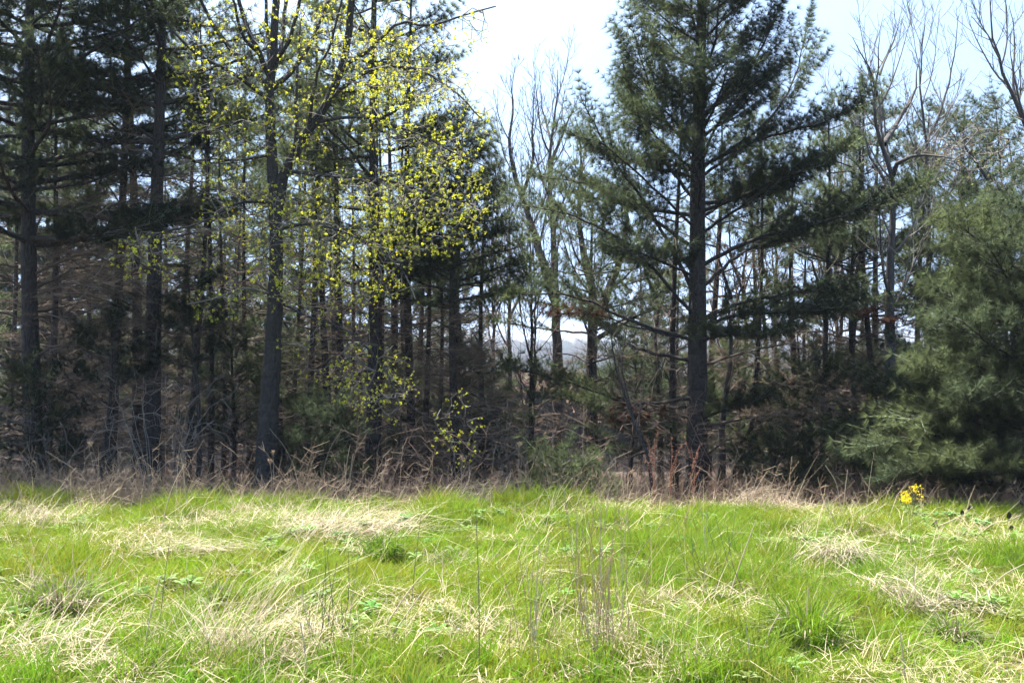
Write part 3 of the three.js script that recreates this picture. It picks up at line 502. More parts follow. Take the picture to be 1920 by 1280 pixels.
bare({ label: 'bare tree leaning in from the top right corner with tangled twigs', seed: 35, px: 1990, d: 13.2, lines: [
  { p: [[1985, 600], [1970, 420], [1945, 280], [1905, 190], [1880, 130], [1862, 60], [1856, -30]], r: [0.12, 0.008] }, { p: [[1930, 240], [1900, 160, 0.3], [1905, 90, 0.4], [1895, 10, 0.5]], r: [0.03, 0.008] }, { p: [[1875, 110], [1850, 60, -0.3], [1820, 30, -0.5]], r: [0.015, 0.006] }],
  blobs: [[90, 1880, 120, 60, 120, 0.8], [60, 1910, 40, 60, 60, 0.8], [40, 1890, 260, 50, 70, 0.6]], tip: 0.0035 });
bare({ label: 'budding tree with brownish yellow twigs in front of the dark bushy-topped pine', seed: 36, px: 1905, d: 14, leaf: M.bud, leafP: 0.25, leafS: 0.7, lines: [
  { p: [[1900, 600], [1890, 450], [1860, 350], [1820, 290], [1800, 250]], r: [0.06, 0.008] }, { p: [[1880, 400], [1900, 320, 0.3], [1890, 260, 0.4]], r: [0.03, 0.008] }],
  blobs: [[110, 1830, 290, 80, 70, 0.9], [50, 1890, 330, 50, 70, 0.7], [40, 1770, 290, 50, 40, 0.6]] });
bare({ label: 'thin leaning sapling crossing in front of the dark stems left of the tall pine', seed: 37, px: 1226, d: 11.9, lines: [{ p: [[1215, 860], [1185, 780], [1165, 720], [1150, 670], [1143, 600], [1130, 540]], r: [0.032, 0.008] }, { p: [[1190, 790], [1168, 690, 0.1], [1176, 600, 0.2]], r: [0.015, 0.006] }],
  blobs: [[18, 1150, 620, 50, 70, 0.4], [10, 1190, 600, 40, 70, 0.4]], bark: M.pineBark, twig: M.twig, limb: 0.014 });
bare({ label: 'slim pair of straight black stems in the middle of the centre gap', seed: 38, px: 994, d: 15.5, lines: [{ p: [[994, 820], [996, 700], [996, 560], [993, 420], [990, 300]], r: [0.045, 0.008] }, { p: [[1000, 790], [1004, 600], [1000, 450], [1003, 330]], foot: 1000, r: [0.03, 0.006] }],
  blobs: [[50, 995, 480, 45, 170, 0.7], [20, 1000, 700, 40, 80, 0.5]], bark: M.pineBark, twig: M.twig, trunks: 2 });
for (const [k, px, d, top, sx, lab] of [[0, 955, 21, 300, 0, 'thin grey bare tree in the gap just right of the slim dark pine'], [1, 918, 24, 330, 8, 'spindly bare tree far back in the gap beside the slim dark pine'], [2, 1240, 17, 420, -10, 'thin bare tree close behind the tall pine on its left'], [3, 1385, 17.5, 330, 14, 'thin bare tree close behind the tall pine on its right'], [4, 1460, 20, 240, -6, 'pale bare tree behind the right boughs of the tall pine'], [5, 1560, 21, 180, 10, 'fine-twigged bare tree in the pale sky right of the tall pine'], [6, 1590, 17, 330, -14, 'bare tree with crossing limbs left of the thick dark trunk'], [7, 1350, 14, 560, 22, 'leaning bare stem right behind the tall pine trunk'], [8, 1540, 14.6, 520, 6, 'straight thin bare stem between the tall pine and the thick trunk'], [9, 1800, 15, 420, 22, 'crooked bare tree behind the right thicket']])
  bare({ label: lab, seed: 140 + k, px, d, lines: [{ p: [[px + sx * 0.3, 780], [px + sx, 640], [px + sx * 0.6, 520], [px + sx * 1.8, lerp(top, 520, 0.4)], [px + sx * 1.2, top]], r: [0.075, 0.008] }, { p: [[px + sx, 600], [px + sx + 28, 520, 0.3], [px + sx + 38, lerp(top, 520, 0.4), 0.5]], r: [0.03, 0.008] }, { p: [[px + sx, 560], [px + sx - 28, 480, -0.3], [px + sx - 30, lerp(top, 480, 0.3), -0.5]], r: [0.03, 0.008] }],
    blobs: [[70, px + sx, lerp(top, 480, 0.35), 55, (520 - top) * 0.6, 0.9], [25, px, 640, 60, 90, 0.8]], twig: k % 2 ? M.brownTwig : M.greyTwig, tip: 0.005 });

// ---------------------------------------------------------------- slim forest stems behind the edge
const stems = [[20, 17], [115, 16], [150, 19], [335, 17.5], [398, 15], [430, 19], [468, 17], [548, 17], [575, 15.4], [612, 16.5], [640, 18], [668, 19], [735, 16.5], [768, 14.6], [790, 17.5], [822, 16], [884, 19], [1265, 15], [1420, 19], [1495, 16.5], [1580, 15.6], [1625, 17], [1645, 15.2], [1720, 18.5], [1770, 20], [1900, 18], [85, 14.8], [182, 17.2], [355, 14.6], [415, 16.4], [536, 15.2], [590, 18.4], [655, 15.4], [712, 18.2], [752, 17.2], [806, 15.2], [866, 16.6], [900, 14.9], [1330, 17.4], [1405, 15], [1445, 17.6], [1520, 18.4], [1555, 14.9], [1605, 18.6]];
stems.sort((a, b) => a[0] - b[0]);
const ordinal = ['first', 'second', 'third', 'fourth', 'fifth', 'sixth', 'seventh', 'eighth', 'ninth', 'tenth', 'eleventh', 'twelfth', 'thirteenth', 'fourteenth', 'fifteenth', 'sixteenth', 'seventeenth', 'eighteenth', 'nineteenth']; for (const t of ['twenty', 'thirty']) for (let k = 0; k < 10; k++) ordinal.push(k ? t + '-' + ordinal[k - 1] : t === 'twenty' ? 'twentieth' : 'thirtieth');
let nl = 0, nr = 0;
stems.forEach(([px, d], k) => {
  const lab = px < 900 ? `${ordinal[nl++]} slender dark pine stem from the left edge, in the shaded wood` : `${ordinal[nr++]} slender dark pine stem right of the centre gap, in the shaded wood`;
  const H = px > 780 && px < 930 ? 4.6 + 0.7 * h2(k, 5) : px < 900 ? 6.4 + 2 * h2(k, 5) : 5.6 + 1.8 * h2(k, 5);
  pine({ name: 'slender_pine', label: lab, category: 'slender pine', group: 'slender pines in the wood behind the field edge', seed: 200 + k, px, d, H, r: 0.038 + 0.042 * h2(k, 9), live: px > 780 && px < 930 ? 3.2 : px < 900 ? 4.4 + h2(k, 3) : 3 + 1.3 * h2(k, 3), dead: 0.4, gap: 0.42, per: 3, deadPer: 2, fine: 0.7, len: cone(H, 0.2, 0.26, 1.15), asc: () => 14, needle: M.needle, from: 0.5, density: 0.42, lean: [(h2(k, 7) - 0.5) * 0.7, 0] });
});
// farther pines: a few built, the rest copies
{
  const R = rng(900), protos = [];
  const spots = []; for (let k = 0; k < 40; k++) { const d = 22 + 30 * R(), px = -60 + 2040 * ((k * 0.618034) % 1); if (px > 890 && px < 1230) { if (R() < 0.85) continue; } else if (px > 1230 && R() < 0.5) continue; spots.push([px, px < 850 ? 17 + (d - 22) * 0.6 : d]); }
  spots.sort((a, b) => a[0] - b[0]);
  spots.forEach(([px, d], k) => {
    const bx = ((px - 960) / F) * d, lab = `${ordinal[k]} pine from the left among the dim ones deep in the wood`;
    let t;
    if (protos.length < 3) { t = pine({ name: 'background_pine', label: lab, category: 'background pine', group: 'background pines deep in the wood', seed: 300 + k, px, d, H: 9, r: 0.1, live: 2.2, dead: 0.5, gap: 0.55, per: 4, len: cone(9, 0.3, 0.3, 2), asc: () => 12, needle: M.needle, sprays: FARSPRAYS, fine: 0.45, deadPer: 2, from: 0.3, density: 0.5, fill: 0.6, size: 1.7 }); protos.push(t); } else {
      t = protos[k % 3].clone(); t.name = numbered('background_pine'); scene.add(t); t.userData = { ...t.userData, label: lab }; t.position.set(bx, groundY(bx, -d) - 0.05, -d); t.rotation.y = R() * 6.28; }
    const s = (at(px, px < 850 ? 120 + 380 * R() : 400 + 190 * R(), d).y - groundY(bx, -d)) / 9; t.scale.setScalar(s);
  });
}

// ---------------------------------------------------------------- brush, shrubs
function shrub(label, seed, px, d, h, w, n, o = {}) {
  const R = rng(seed), base = baseAt(px, d), root = thing(o.name ?? 'shrub', label, o.category ?? 'shrub', base, o.group), L = [], G = [];
  for (let k = 0; k < (o.stems ?? 6); k++) { const a = R() * 6.28, q = 0.25 + 0.75 * R(), b = base.clone().add(V(Math.cos(a) * 0.12 * w, -0.05, Math.sin(a) * 0.12 * w)); L.push({ pts: [b, b.clone().add(V(Math.cos(a) * w * 0.25 * q, h * 0.4, Math.sin(a) * w * 0.25 * q)), b.clone().add(V(Math.cos(a) * w * 0.6 * q, h * (0.6 + 0.3 * R()), Math.sin(a) * w * 0.6 * q))], r0: o.r ?? 0.009, r1: 0.003, root: true }); }
  for (let k = 0; k < n; k++) { const a = R() * 6.28, q = Math.sqrt(R()) * w; G.push(base.clone().add(V(Math.cos(a) * q, h * (0.15 + 0.9 * R()), Math.sin(a) * q * 0.8))); }
  const chains = grow(R, L, G, { tip: 0.0028, pow: 0.3, jit: 0.5, pull: V(0, 0.4, 0), follow: 0.4, step: 0.13 });
  woody(root, chains, R, o.mat ?? M.brownTwig, o.mat ?? M.brownTwig, { limb: 0.0085, trunks: 99, trunkName: 'stem' });
  if (o.leaf) { const l = []; for (const c of chains) for (let k = Math.max(1, c.n.length - 5); k < c.n.length; k++) if (R() < (o.leafP ?? 0.5)) { const s = (0.45 + 0.6 * R()) * (o.leafS ?? 1); l.push({ m: new THREE.Matrix4().makeRotationY(R() * 6.28).scale(V(s, s, s)).setPosition(c.n[k].p), c: [0.7 + 0.5 * R(), 0.7 + 0.5 * R(), 1] }); } scatter(CLUSTERS[2], o.leaf, l, 'leaves', root, base); }
}
shrub('pale dead brush with tangled grey twigs below the straight trunk at left', 401, 300, 12.3, 1.7, 0.95, 260, { mat: M.paleTwig, stems: 12, r: 0.006, name: 'dead_brush', category: 'dead brush' });
shrub('grey dead twigs at the left edge of the wood', 402, 120, 12, 1.2, 0.9, 110, { mat: M.greyTwig });
shrub('brown brush at the foot of the sapling right of the maple', 403, 700, 12.2, 1.1, 1.0, 130);
shrub('brown brush below the slim dark pine', 404, 860, 12.4, 1.2, 1.0, 150);
shrub('grey-brown brush in the centre gap left of the pale sapling', 405, 975, 12.8, 1.5, 0.9, 150, { mat: M.greyTwig });
shrub('brown brush in the centre gap right of the pale sapling', 406, 1160, 12.8, 1.4, 1.0, 160);
shrub('dense brown brush beside the foot of the tall pine, on its right', 407, 1390, 12.6, 1.7, 1.0, 170);
shrub('yellow-leaved shrub right of the tall pine in the shade', 408, 1435, 12.6, 1.25, 0.55, 70, { leaf: M.bush, leafP: 0.6 });
shrub('yellow-leaved shrub beside the stems left of the thick dark trunk', 409, 1575, 12.9, 1.5, 0.45, 60, { leaf: M.bush, leafP: 0.5 });
shrub('small yellow-leaved shrub right of the thick dark trunk', 410, 1712, 13.6, 2.1, 0.5, 70, { leaf: M.bush, leafP: 0.4 });
shrub('brown brush in front of the thick dark trunk', 411, 1640, 12.2, 0.95, 1.1, 140);
shrub('dark twigs under the sweeping boughs at the right edge', 412, 1850, 11.3, 0.75, 1.0, 110);
shrub('twiggy brush between the left saplings', 413, 430, 12.6, 1.2, 1.0, 130, { mat: M.twig });
shrub('brown brush deeper in the gap behind the pale sapling', 414, 1060, 16, 1.6, 1.3, 170);
shrub('brown thicket deeper behind the slim dark pine', 415, 900, 17, 1.9, 1.4, 170, { mat: M.greyTwig });
shrub('brown thicket deeper behind the tall pine', 416, 1320, 16, 2.6, 1.6, 190);
shrub('reddish brown thicket deeper left of the thick dark trunk', 417, 1530, 16, 2.6, 1.5, 190);
shrub('dim thicket deeper behind the maple', 418, 560, 16, 2.2, 1.6, 180, { mat: M.twig });
shrub('dim thicket deeper behind the straight trunk', 419, 240, 16, 2.4, 1.6, 180, { mat: M.twig });
{ // far wood on the slope and beyond the valley
  const R = rng(77), g = new GB();
  for (let k = 0; k < 150; k++) { const a = R() * 6.28, b = R() * 6.28, q = Math.pow(R(), 0.5), p = V(Math.cos(a) * q * 1.6, 2.2 + R() * 4.2, Math.sin(a) * q * 1.6), t = V(Math.cos(b), 0.6 + R(), Math.sin(b)).normalize().multiplyScalar(0.9), s = V(R() - 0.5, R() - 0.5, R() - 0.5).cross(t).normalize(); g.tri(p.clone().addScaledVector(s, 0.07), p.clone().addScaledVector(s, -0.07), p.clone().add(t), s.clone().cross(t).normalize()); }
  g.tube([V(0, -0.5, 0), V(0.1, 3, 0), V(0, 6.5, 0.1)], [0.16, 0.11, 0.03], 5);
  const list = [];
  for (let k = 0; k < 14000; k++) { const d = 55 + 1050 * Math.pow(R(), 2.2), px = -100 + 2120 * R(), x = ((px - 960) / F) * d, s = (d < 200 ? 0.55 : 0.8) + 0.5 * R() + d / 2500, ev = R() < 0.25; const z = -d; list.push({ m: new THREE.Matrix4().makeRotationY(R() * 6.28).scale(V(s * 1.2, s * (d < 140 ? 0.8 : 1), s * 1.2)).setPosition(V(x, groundY(x, z), z)), c: ev ? [0.45, 0.75, 0.4] : [0.8 + 0.3 * R(), 0.72 + 0.2 * R(), 0.66 + 0.2 * R()] }); }
  const m = scatter(g.geometry(), std([0.17, 0.15, 0.125]), list, 'far_wood', scene); tag(m, 'far bare woods covering the slope and the valley side', null, null, 'stuff');
}

// ---------------------------------------------------------------- the meadow
function bladeClump(seed, n, rad0, hMin, hMax, w, lean, bias = [0, 0]) {
  const R = rng(seed), g = new GB();
  for (let k = 0; k < n; k++) {
    const a = R() * 6.28, q = Math.sqrt(R()) * rad0, b = V(Math.cos(a) * q, -0.02, Math.sin(a) * q), az = R() * 6.28, h = lerp(hMin, hMax, R()), l = h * lean * (0.3 + R()), o = V(Math.cos(az) * l + bias[0] * h, 0, Math.sin(az) * l + bias[1] * h), sa = R() * 6.28;
    const m = b.clone().addScaledVector(o, 0.3).add(V(0, h * 0.6, 0)), e = b.clone().add(o).add(V(0, h * (1 - lean * 0.25 * R()), 0)), ww = w * (0.7 + 0.6 * R());
    g.blade([b, m, e], [ww, ww * 0.85, ww * 0.12], V(Math.cos(sa), 0, Math.sin(sa)));
  }
  return g.geometry();
}
function strawClump(seed, n, rad0, lMin, lMax, w, tiltMin, tiltMax, az0, spread) {
  const R = rng(seed), g = new GB();
  for (let k = 0; k < n; k++) {
    const a = R() * 6.28, q = Math.sqrt(R()) * rad0, b = V(Math.cos(a) * q, 0, Math.sin(a) * q), az = az0 + (R() - 0.5) * spread, L = lerp(lMin, lMax, R()), t = rad(lerp(tiltMin, tiltMax, R())), dr = 0.1 + 0.3 * R();
    const dir = V(Math.cos(az) * Math.sin(t), Math.cos(t), Math.sin(az) * Math.sin(t)), m = b.clone().addScaledVector(dir, L * 0.5), e = b.clone().addScaledVector(dir, L); e.y = Math.max(0.01, e.y - dr * L * Math.sin(t)); m.y += 0.03 * L;
    const c = V(-Math.sin(az), 0.4 * (R() - 0.5), Math.cos(az)).normalize(), ww = w * (0.6 + 0.8 * R());
    g.blade([b, m, e], [ww, ww, ww * 0.3], c);
  }
  return g.geometry();
}
{
  const R = rng(1234), G = [], S = [], T = [];
  const geos = [bladeClump(1, 34, 0.08, 0.05, 0.14, 0.0029, 0.9), bladeClump(2, 30, 0.08, 0.06, 0.17, 0.0028, 0.8), bladeClump(3, 36, 0.09, 0.03, 0.1, 0.0034, 1.3), bladeClump(4, 30, 0.07, 0.1, 0.26, 0.0028, 0.6)];
  const sg = [strawClump(11, 10, 0.12, 0.14, 0.38, 0.0012, 25, 88, -0.3, 3.4), strawClump(12, 6, 0.14, 0.25, 0.6, 0.0011, 30, 85, -0.5, 2.2), strawClump(13, 22, 0.12, 0.06, 0.2, 0.0013, 50, 95, 0, 6.28)];
  geos.forEach(() => G.push([])); sg.forEach(() => S.push([]));
  // how much of a place is dead straw rather than green
  const spots = [[40, 970, 0.8], [640, 985, 1.0], [480, 1000, 0.7], [260, 1030, 0.6], [430, 1210, 0.8], [330, 1260, 0.7], [110, 1130, 0.5], [1560, 1040, 0.45], [1740, 1110, 0.6], [1100, 1240, 0.5], [1320, 1150, 0.4], [900, 1260, 0.3], [960, 1085, 0.35], [1380, 950, 0.35], [820, 940, 0.7], [700, 925, 0.8], [1850, 1000, 0.25], [1240, 1250, 0.4], [60, 1240, 0.5], [780, 1190, 0.35]].map(([px, py, k]) => { const d = (EYE * F) / (py - 640); return [((px - 960) / F) * d, -d, k]; });
  const straw = (x, z) => { let s = 0.5 * sstep(fbm(x * 1.1 + 3, z * 1.1, 31), 0.56, 0.72) + 0.05 * sstep(-x, 0, 4); for (const [sx, sz, k] of spots) { const q = ((x - sx) / 0.75) ** 2 + ((z - sz) / 0.55) ** 2; s += 0.7 * k * Math.exp(-q * 2); } return clamp(s, 0, 1); };
  for (let k = 0; k < 40000; k++) {
    const d = 2.9 + 8.2 * Math.sqrt(R()), x = (R() * 2 - 1) * (0.56 * d + 0.9), z = -d; if (d > edgeD(x) + 0.35) continue;
    const s = straw(x, z), den = fbm(x * 1.7, z * 1.7, 41); if (R() < s * 0.45 || R() > 2.2 * den - 0.22) continue;
    const sc = 0.5 + 0.9 * fbm(x * 2.1 + 9, z * 2.1, 51) * (0.5 + 0.9 * R()), tall = den > 0.58 && R() < 0.5 ? 3 : Math.floor(R() * 3), n = fbm(x * 0.6, z * 0.6, 91), y = groundY(x, z);
    G[tall].push({ m: new THREE.Matrix4().makeRotationY(R() * 6.28).scale(V(sc, sc * (0.85 + 0.3 * R()), sc)).setPosition(V(x, y, z)), c: R() < 0.2 ? [1.1 + 0.4 * R(), 0.8 + 0.2 * R(), 3 + 3 * R()] : [0.68 + 0.75 * n * (0.5 + R()), 0.75 + 0.42 * R() * (0.6 + n), 0.7 + 2 * R()] });
  }
  for (let k = 0; k < 11000; k++) {
    const d = 2.9 + 8.3 * Math.sqrt(R()), x = (R() * 2 - 1) * (0.56 * d + 0.9), z = -d; if (d > edgeD(x) + 0.4) continue;
    const s = straw(x, z); if (R() > 0.05 + s * 0.85) continue;
    const sc = 0.7 + 0.6 * R(), q = 0.75 + 0.4 * R(); S[R() < 0.2 ? 0 : R() < 0.15 ? 1 : 2].push({ m: new THREE.Matrix4().makeRotationY((R() - 0.5) * 2.6).scale(V(sc, sc, sc)).setPosition(V(x, groundY(x, z) + 0.03 + 0.06 * R(), z)), c: [q, q * (0.94 + 0.06 * R()), q * (0.85 + 0.15 * R())] });
  }
  G.forEach((l, k) => tag(scatter(geos[k], M.grass, l, numbered('meadow_grass'), scene), 'fresh green meadow grass', null, null, 'stuff'));
  S.forEach((l, k) => tag(scatter(sg[k], M.straw, l, numbered('dry_grass'), scene), 'dry pale grass lying among the green', null, null, 'stuff'));
  // the strip of dead weeds where the field ends
  const wg = [0, 1, 2, 3].map((s) => { const Q = rng(600 + s), g = new GB(); for (let k = 0; k < 16; k++) { const a = Q() * 6.28, b = V((Q() - 0.5) * 0.4, -0.05, (Q() - 0.5) * 0.3), L = 0.2 + 0.45 * Q() * Q(), t = 0.1 + 0.9 * Q(), e = b.clone().add(V(Math.cos(a) * L * t, L, Math.sin(a) * L * t * 0.6)), m = b.clone().lerp(e, 0.5).add(V((Q() - 0.5) * 0.04, 0.05 * L, 0)); g.tube([b, m, e], [0.002, 0.0016, 0.001], 3); for (let q = 0; q < 3; q++) { const st = m.clone().lerp(e, Q()), dd = V(Q() - 0.5, Q() * 0.7, Q() - 0.5).normalize(); g.tube([st, st.clone().addScaledVector(dd, 0.05 + 0.08 * Q())], [0.0016, 0.001], 3); } } return g.geometry(); });
  const weedGeo = (() => { const Q = rng(66), g = new GB(); for (let k = 0; k < 9; k++) { const a = k * 2.4, L = 0.03 + 0.045 * Q(), e = V(Math.cos(a) * L, 0.02 + 0.03 * Q(), Math.sin(a) * L), s = V(-Math.sin(a), 0.2 * (Q() - 0.5), Math.cos(a)); g.blade([V(0, 0.01, 0), e.clone().multiplyScalar(0.5).add(V(0, 0.015, 0)), e.clone().multiplyScalar(0.8).add(V(0, 0.01, 0)), e], [0.002, 0.01, 0.009, 0.001], s); } return g.geometry(); })(), WL = [];
  for (let k = 0; k < 550; k++) { const d = 3.2 + 6 * Math.sqrt(R()), x = (R() * 2 - 1) * (0.56 * d + 0.5), z = -d; if (d > edgeD(x) || fbm(x * 1.3 + 40, z * 1.3, 15) < 0.5) continue; const sc = 0.7 + 0.9 * R(); WL.push({ m: new THREE.Matrix4().makeRotationY(R() * 6.28).scale(V(sc, sc, sc)).setPosition(V(x, groundY(x, z) + 0.03 + 0.05 * R(), z)), c: [0.8 + 0.6 * R(), 0.8 + 0.5 * R(), 1] }); }
  tag(scatter(weedGeo, M.plantLeaf, WL, 'meadow_weeds', scene), 'small broad-leaved weeds low among the grass', null, null, 'stuff');
  const Wd = wg.map(() => []), Ws = [[], []];
  for (let k = 0; k < 850; k++) {
    const x = (R() * 2 - 1) * 8, e = -0.15 + 1.7 * R(), d = edgeD(x) + e, z = -d, r = sstep(x, -0.5, 3.5); if (R() < r * 0.72 || fbm(x * 1.4, z * 1.4, 71) < 0.36 + 0.2 * R()) continue;
    const s = (0.4 + 0.8 * R()) * (R() < 0.12 ? 1.5 : 1), q = 0.6 + 0.6 * R(); Wd[Math.floor(R() * 4)].push({ m: new THREE.Matrix4().makeRotationY(R() * 6.28).scale(V(s, s * (x > 3 ? 0.7 : 1), s)).setPosition(V(x, groundY(x, z), z)), c: [q, q * 0.95, q * 0.95] });
  }
  const Ub = wg.map(() => []);
  for (let k = 0; k < 2600; k++) { const x = (R() * 2 - 1) * 11, e = 0.9 + 14 * R() * R(), d = edgeD(x) + e, z = -d, s = 0.5 + 0.7 * R(), q = 0.6 + 0.6 * R(); Ub[Math.floor(R() * 4)].push({ m: new THREE.Matrix4().makeRotationY(R() * 6.28).scale(V(s * 1.3, s, s)).setPosition(V(x, groundY(x, z), z)), c: [q, q * 0.95, q * 0.9] }); }
  Ub.forEach((l, k) => tag(scatter(wg[k], M.brownTwig, l, numbered('underbrush'), scene), 'low brown underbrush on the floor of the wood', null, null, 'stuff'));
  Wd.forEach((l, k) => tag(scatter(wg[k], M.weed, l, numbered('dead_weeds'), scene), 'tangled brown dead weeds along the field edge', null, null, 'stuff'));
  void T; void Ws;
}
scene.fog = new THREE.FogExp2(new THREE.Color().setRGB(0.72, 0.83, 1), 0.0004);
// single tussocks, mats, stalks
const fieldAt = (px, py) => { const d = (EYE * F) / (py - 640), x = ((px - 960) / F) * d; return V(x, groundY(x, -d), -d); };
function tussock(label, px, py, r, h, seed, o = {}) {
  const R = rng(seed), p = fieldAt(px, py), root = thing('grass_tussock', label, 'grass tussock', p), g = new GB(), b2 = new GB();
  for (let k = 0; k < (o.n ?? 420); k++) {
    const a = R() * 6.28, q = Math.sqrt(R()) * r * 0.55, b = V(Math.cos(a) * q, -0.02, Math.sin(a) * q), hh = h * (0.55 + 0.6 * R()), out = r * (0.3 + 0.9 * R()) * (q / r + 0.35), da = a + (R() - 0.5) * 1.4, w = 0.0024 + 0.0016 * R(), sa = R() * 6.28;
    const m = b.clone().add(V(Math.cos(da) * out * 0.35, hh * 0.65, Math.sin(da) * out * 0.35)), e = b.clone().add(V(Math.cos(da) * out * 1.2, hh * (0.55 + 0.5 * R()), Math.sin(da) * out * 1.2));
    (R() < (o.dry ?? 0.12) ? b2 : g).blade([b, m, e], [w, w, w * 0.15], V(Math.cos(sa), 0, Math.sin(sa)));
  }
  if (!g.empty) g.build('green_blades', M.tussock, root).userData.kind = 'stuff'; if (!b2.empty) b2.build('dry_blades', M.strawGrey, root).userData.kind = 'stuff';
}
tussock('bright green tussock with a dark base, right foreground', 1510, 1215, 0.24, 0.3, 1);
tussock('green tussock under the end of the drooping straw heap', 1605, 1150, 0.18, 0.22, 2, { dry: 0.3 });
tussock('small green tussock left of the drooping straw heap', 1450, 1100, 0.17, 0.2, 3);
tussock('brownish flattened tussock in the left foreground', 110, 1150, 0.26, 0.26, 4, { dry: 0.55 });
tussock('small tussock right of the leaning long straws', 412, 1140, 0.15, 0.18, 5, { dry: 0.3 });
tussock('low tussock in the middle of the meadow', 850, 1060, 0.2, 0.16, 6, { dry: 0.35 });
tussock('grey-green tussock near the lower right corner', 1790, 1195, 0.16, 0.16, 7, { dry: 0.4 });
tussock('flat dark tussock right of the upright reddish stems', 1245, 1140, 0.14, 0.1, 8, { dry: 0.6 });
tussock('green tussock at the right end of the flattened pale straw', 720, 1050, 0.2, 0.24, 9);
function mat(label, px, py, o) {   // a heap of dead straw
  const R = rng(o.seed), p = fieldAt(px, py), root = thing('straw_heap', label, 'straw heap', p), g = new GB(), g2 = new GB();
  for (let k = 0; k < o.n * 0.8; k++) {
    const b = V((R() + R() - 1) * o.w, (o.y0 ?? 0.02) + R() * R() * o.h, (R() + R() - 1) * o.dz), wild = R() < 0.4, az = wild ? R() * 6.28 : o.az + (R() - 0.5) * o.spread * 1.5, L = lerp(o.l[0], o.l[1], R()) * (wild ? 0.6 : 1), t = rad(lerp(o.t[0], o.t[1], R()) + (wild ? (R() - 0.5) * 50 : 0)), dir = V(Math.cos(az) * Math.sin(t), Math.cos(t), Math.sin(az) * Math.sin(t));
    const m = b.clone().addScaledVector(dir, L * 0.5), e = b.clone().addScaledVector(dir, L); m.add(V((R() - 0.5) * 0.24 * L, (R() - 0.2) * 0.12 * L, (R() - 0.5) * 0.24 * L)); e.y = Math.max(0.015, e.y - L * (o.drop ?? 0.15)); const w = 0.0012 + 0.0011 * R();
    (R() < 0.7 ? g : g2).blade([b, m, e], [w, w, w * 0.4], V(-Math.sin(az), (R() - 0.5) * 0.8, Math.cos(az)).normalize());
  }
  g.build('pale_straws', M.straw, root).userData.kind = 'stuff'; g2.build('grey_straws', M.strawGrey, root).userData.kind = 'stuff';
}
mat('drooping conical heap of pale straw in the right of the meadow', 1575, 1075, { seed: 1, n: 480, w: 0.24, h: 0.16, y0: 0.14, dz: 0.1, az: 1.5, spread: 4.2, l: [0.18, 0.42], t: [70, 135] });
mat('long pale straw falling towards the camera from the conical heap', 1640, 1130, { seed: 2, n: 200, w: 0.1, h: 0.16, y0: 0.1, dz: 0.12, az: 1.1, spread: 0.9, l: [0.25, 0.5], t: [70, 125] });
mat('crossed upright pale straws right of the conical heap', 1710, 1150, { seed: 3, n: 130, w: 0.2, h: 0.08, dz: 0.12, az: 0.3, spread: 6.28, l: [0.2, 0.42], t: [5, 60] });
mat('flattened grey straw mat near the right edge', 1800, 1150, { seed: 4, n: 280, w: 0.3, h: 0.12, dz: 0.2, az: 0.4, spread: 6.28, l: [0.12, 0.3], t: [55, 95] });
mat('combed pale straw leaning right near the field edge, left of centre', 640, 1010, { seed: 5, n: 420, w: 0.7, h: 0.12, dz: 0.4, az: -0.35, spread: 0.9, l: [0.3, 0.7], t: [55, 86] });
mat('tan flattened patch of straw left of the combed straw', 330, 1045, { seed: 6, n: 320, w: 0.5, h: 0.06, dz: 0.16, az: -0.15, spread: 0.6, l: [0.25, 0.6], t: [76, 90] });
mat('sheaf of long pale straws leaning right in the left foreground', 410, 1250, { seed: 7, n: 150, w: 0.2, h: 0.04, dz: 0.2, az: -0.35, spread: 0.6, l: [0.4, 1.0], t: [25, 62], drop: 0.08 });
mat('pale straw tuft at the left edge of the meadow', 35, 1000, { seed: 8, n: 220, w: 0.4, h: 0.1, dz: 0.3, az: -0.2, spread: 2, l: [0.25, 0.6], t: [30, 80] });
mat('pale straw spilling over the field edge below the tall pine', 1390, 955, { seed: 9, n: 160, w: 0.3, h: 0.1, dz: 0.1, az: 0.4, spread: 1.6, l: [0.25, 0.55], t: [50, 85] });
mat('grey-brown straw heap at the foot of the upright reddish stems', 1140, 1225, { seed: 10, n: 260, w: 0.28, h: 0.14, dz: 0.16, az: 0, spread: 6.28, l: [0.12, 0.34], t: [30, 88] });
mat('straw tangle in the left bottom corner of the meadow', 60, 1240, { seed: 11, n: 170, w: 0.35, h: 0.06, dz: 0.2, az: -0.4, spread: 1.6, l: [0.25, 0.6], t: [45, 85] });
mat('long straws combed over the meadow edge in front of the slim dark pine', 850, 950, { seed: 12, n: 260, w: 0.6, h: 0.1, dz: 0.25, az: -0.3, spread: 1.4, l: [0.25, 0.6], t: [45, 85] });
mat('flat pale straw in the centre of the meadow', 975, 1105, { seed: 13, n: 150, w: 0.3, h: 0.06, dz: 0.15, az: -0.2, spread: 1.5, l: [0.2, 0.45], t: [60, 90] });
mat('short straw thatch in the right bottom foreground', 1300, 1265, { seed: 14, n: 200, w: 0.4, h: 0.07, dz: 0.15, az: 0.2, spread: 6.28, l: [0.15, 0.35], t: [40, 90] });
mat('thin tan straw patch near the right edge below the leafy twigs', 1800, 1050, { seed: 15, n: 170, w: 0.5, h: 0.04, dz: 0.2, az: 0.2, spread: 2, l: [0.15, 0.4], t: [70, 90] });

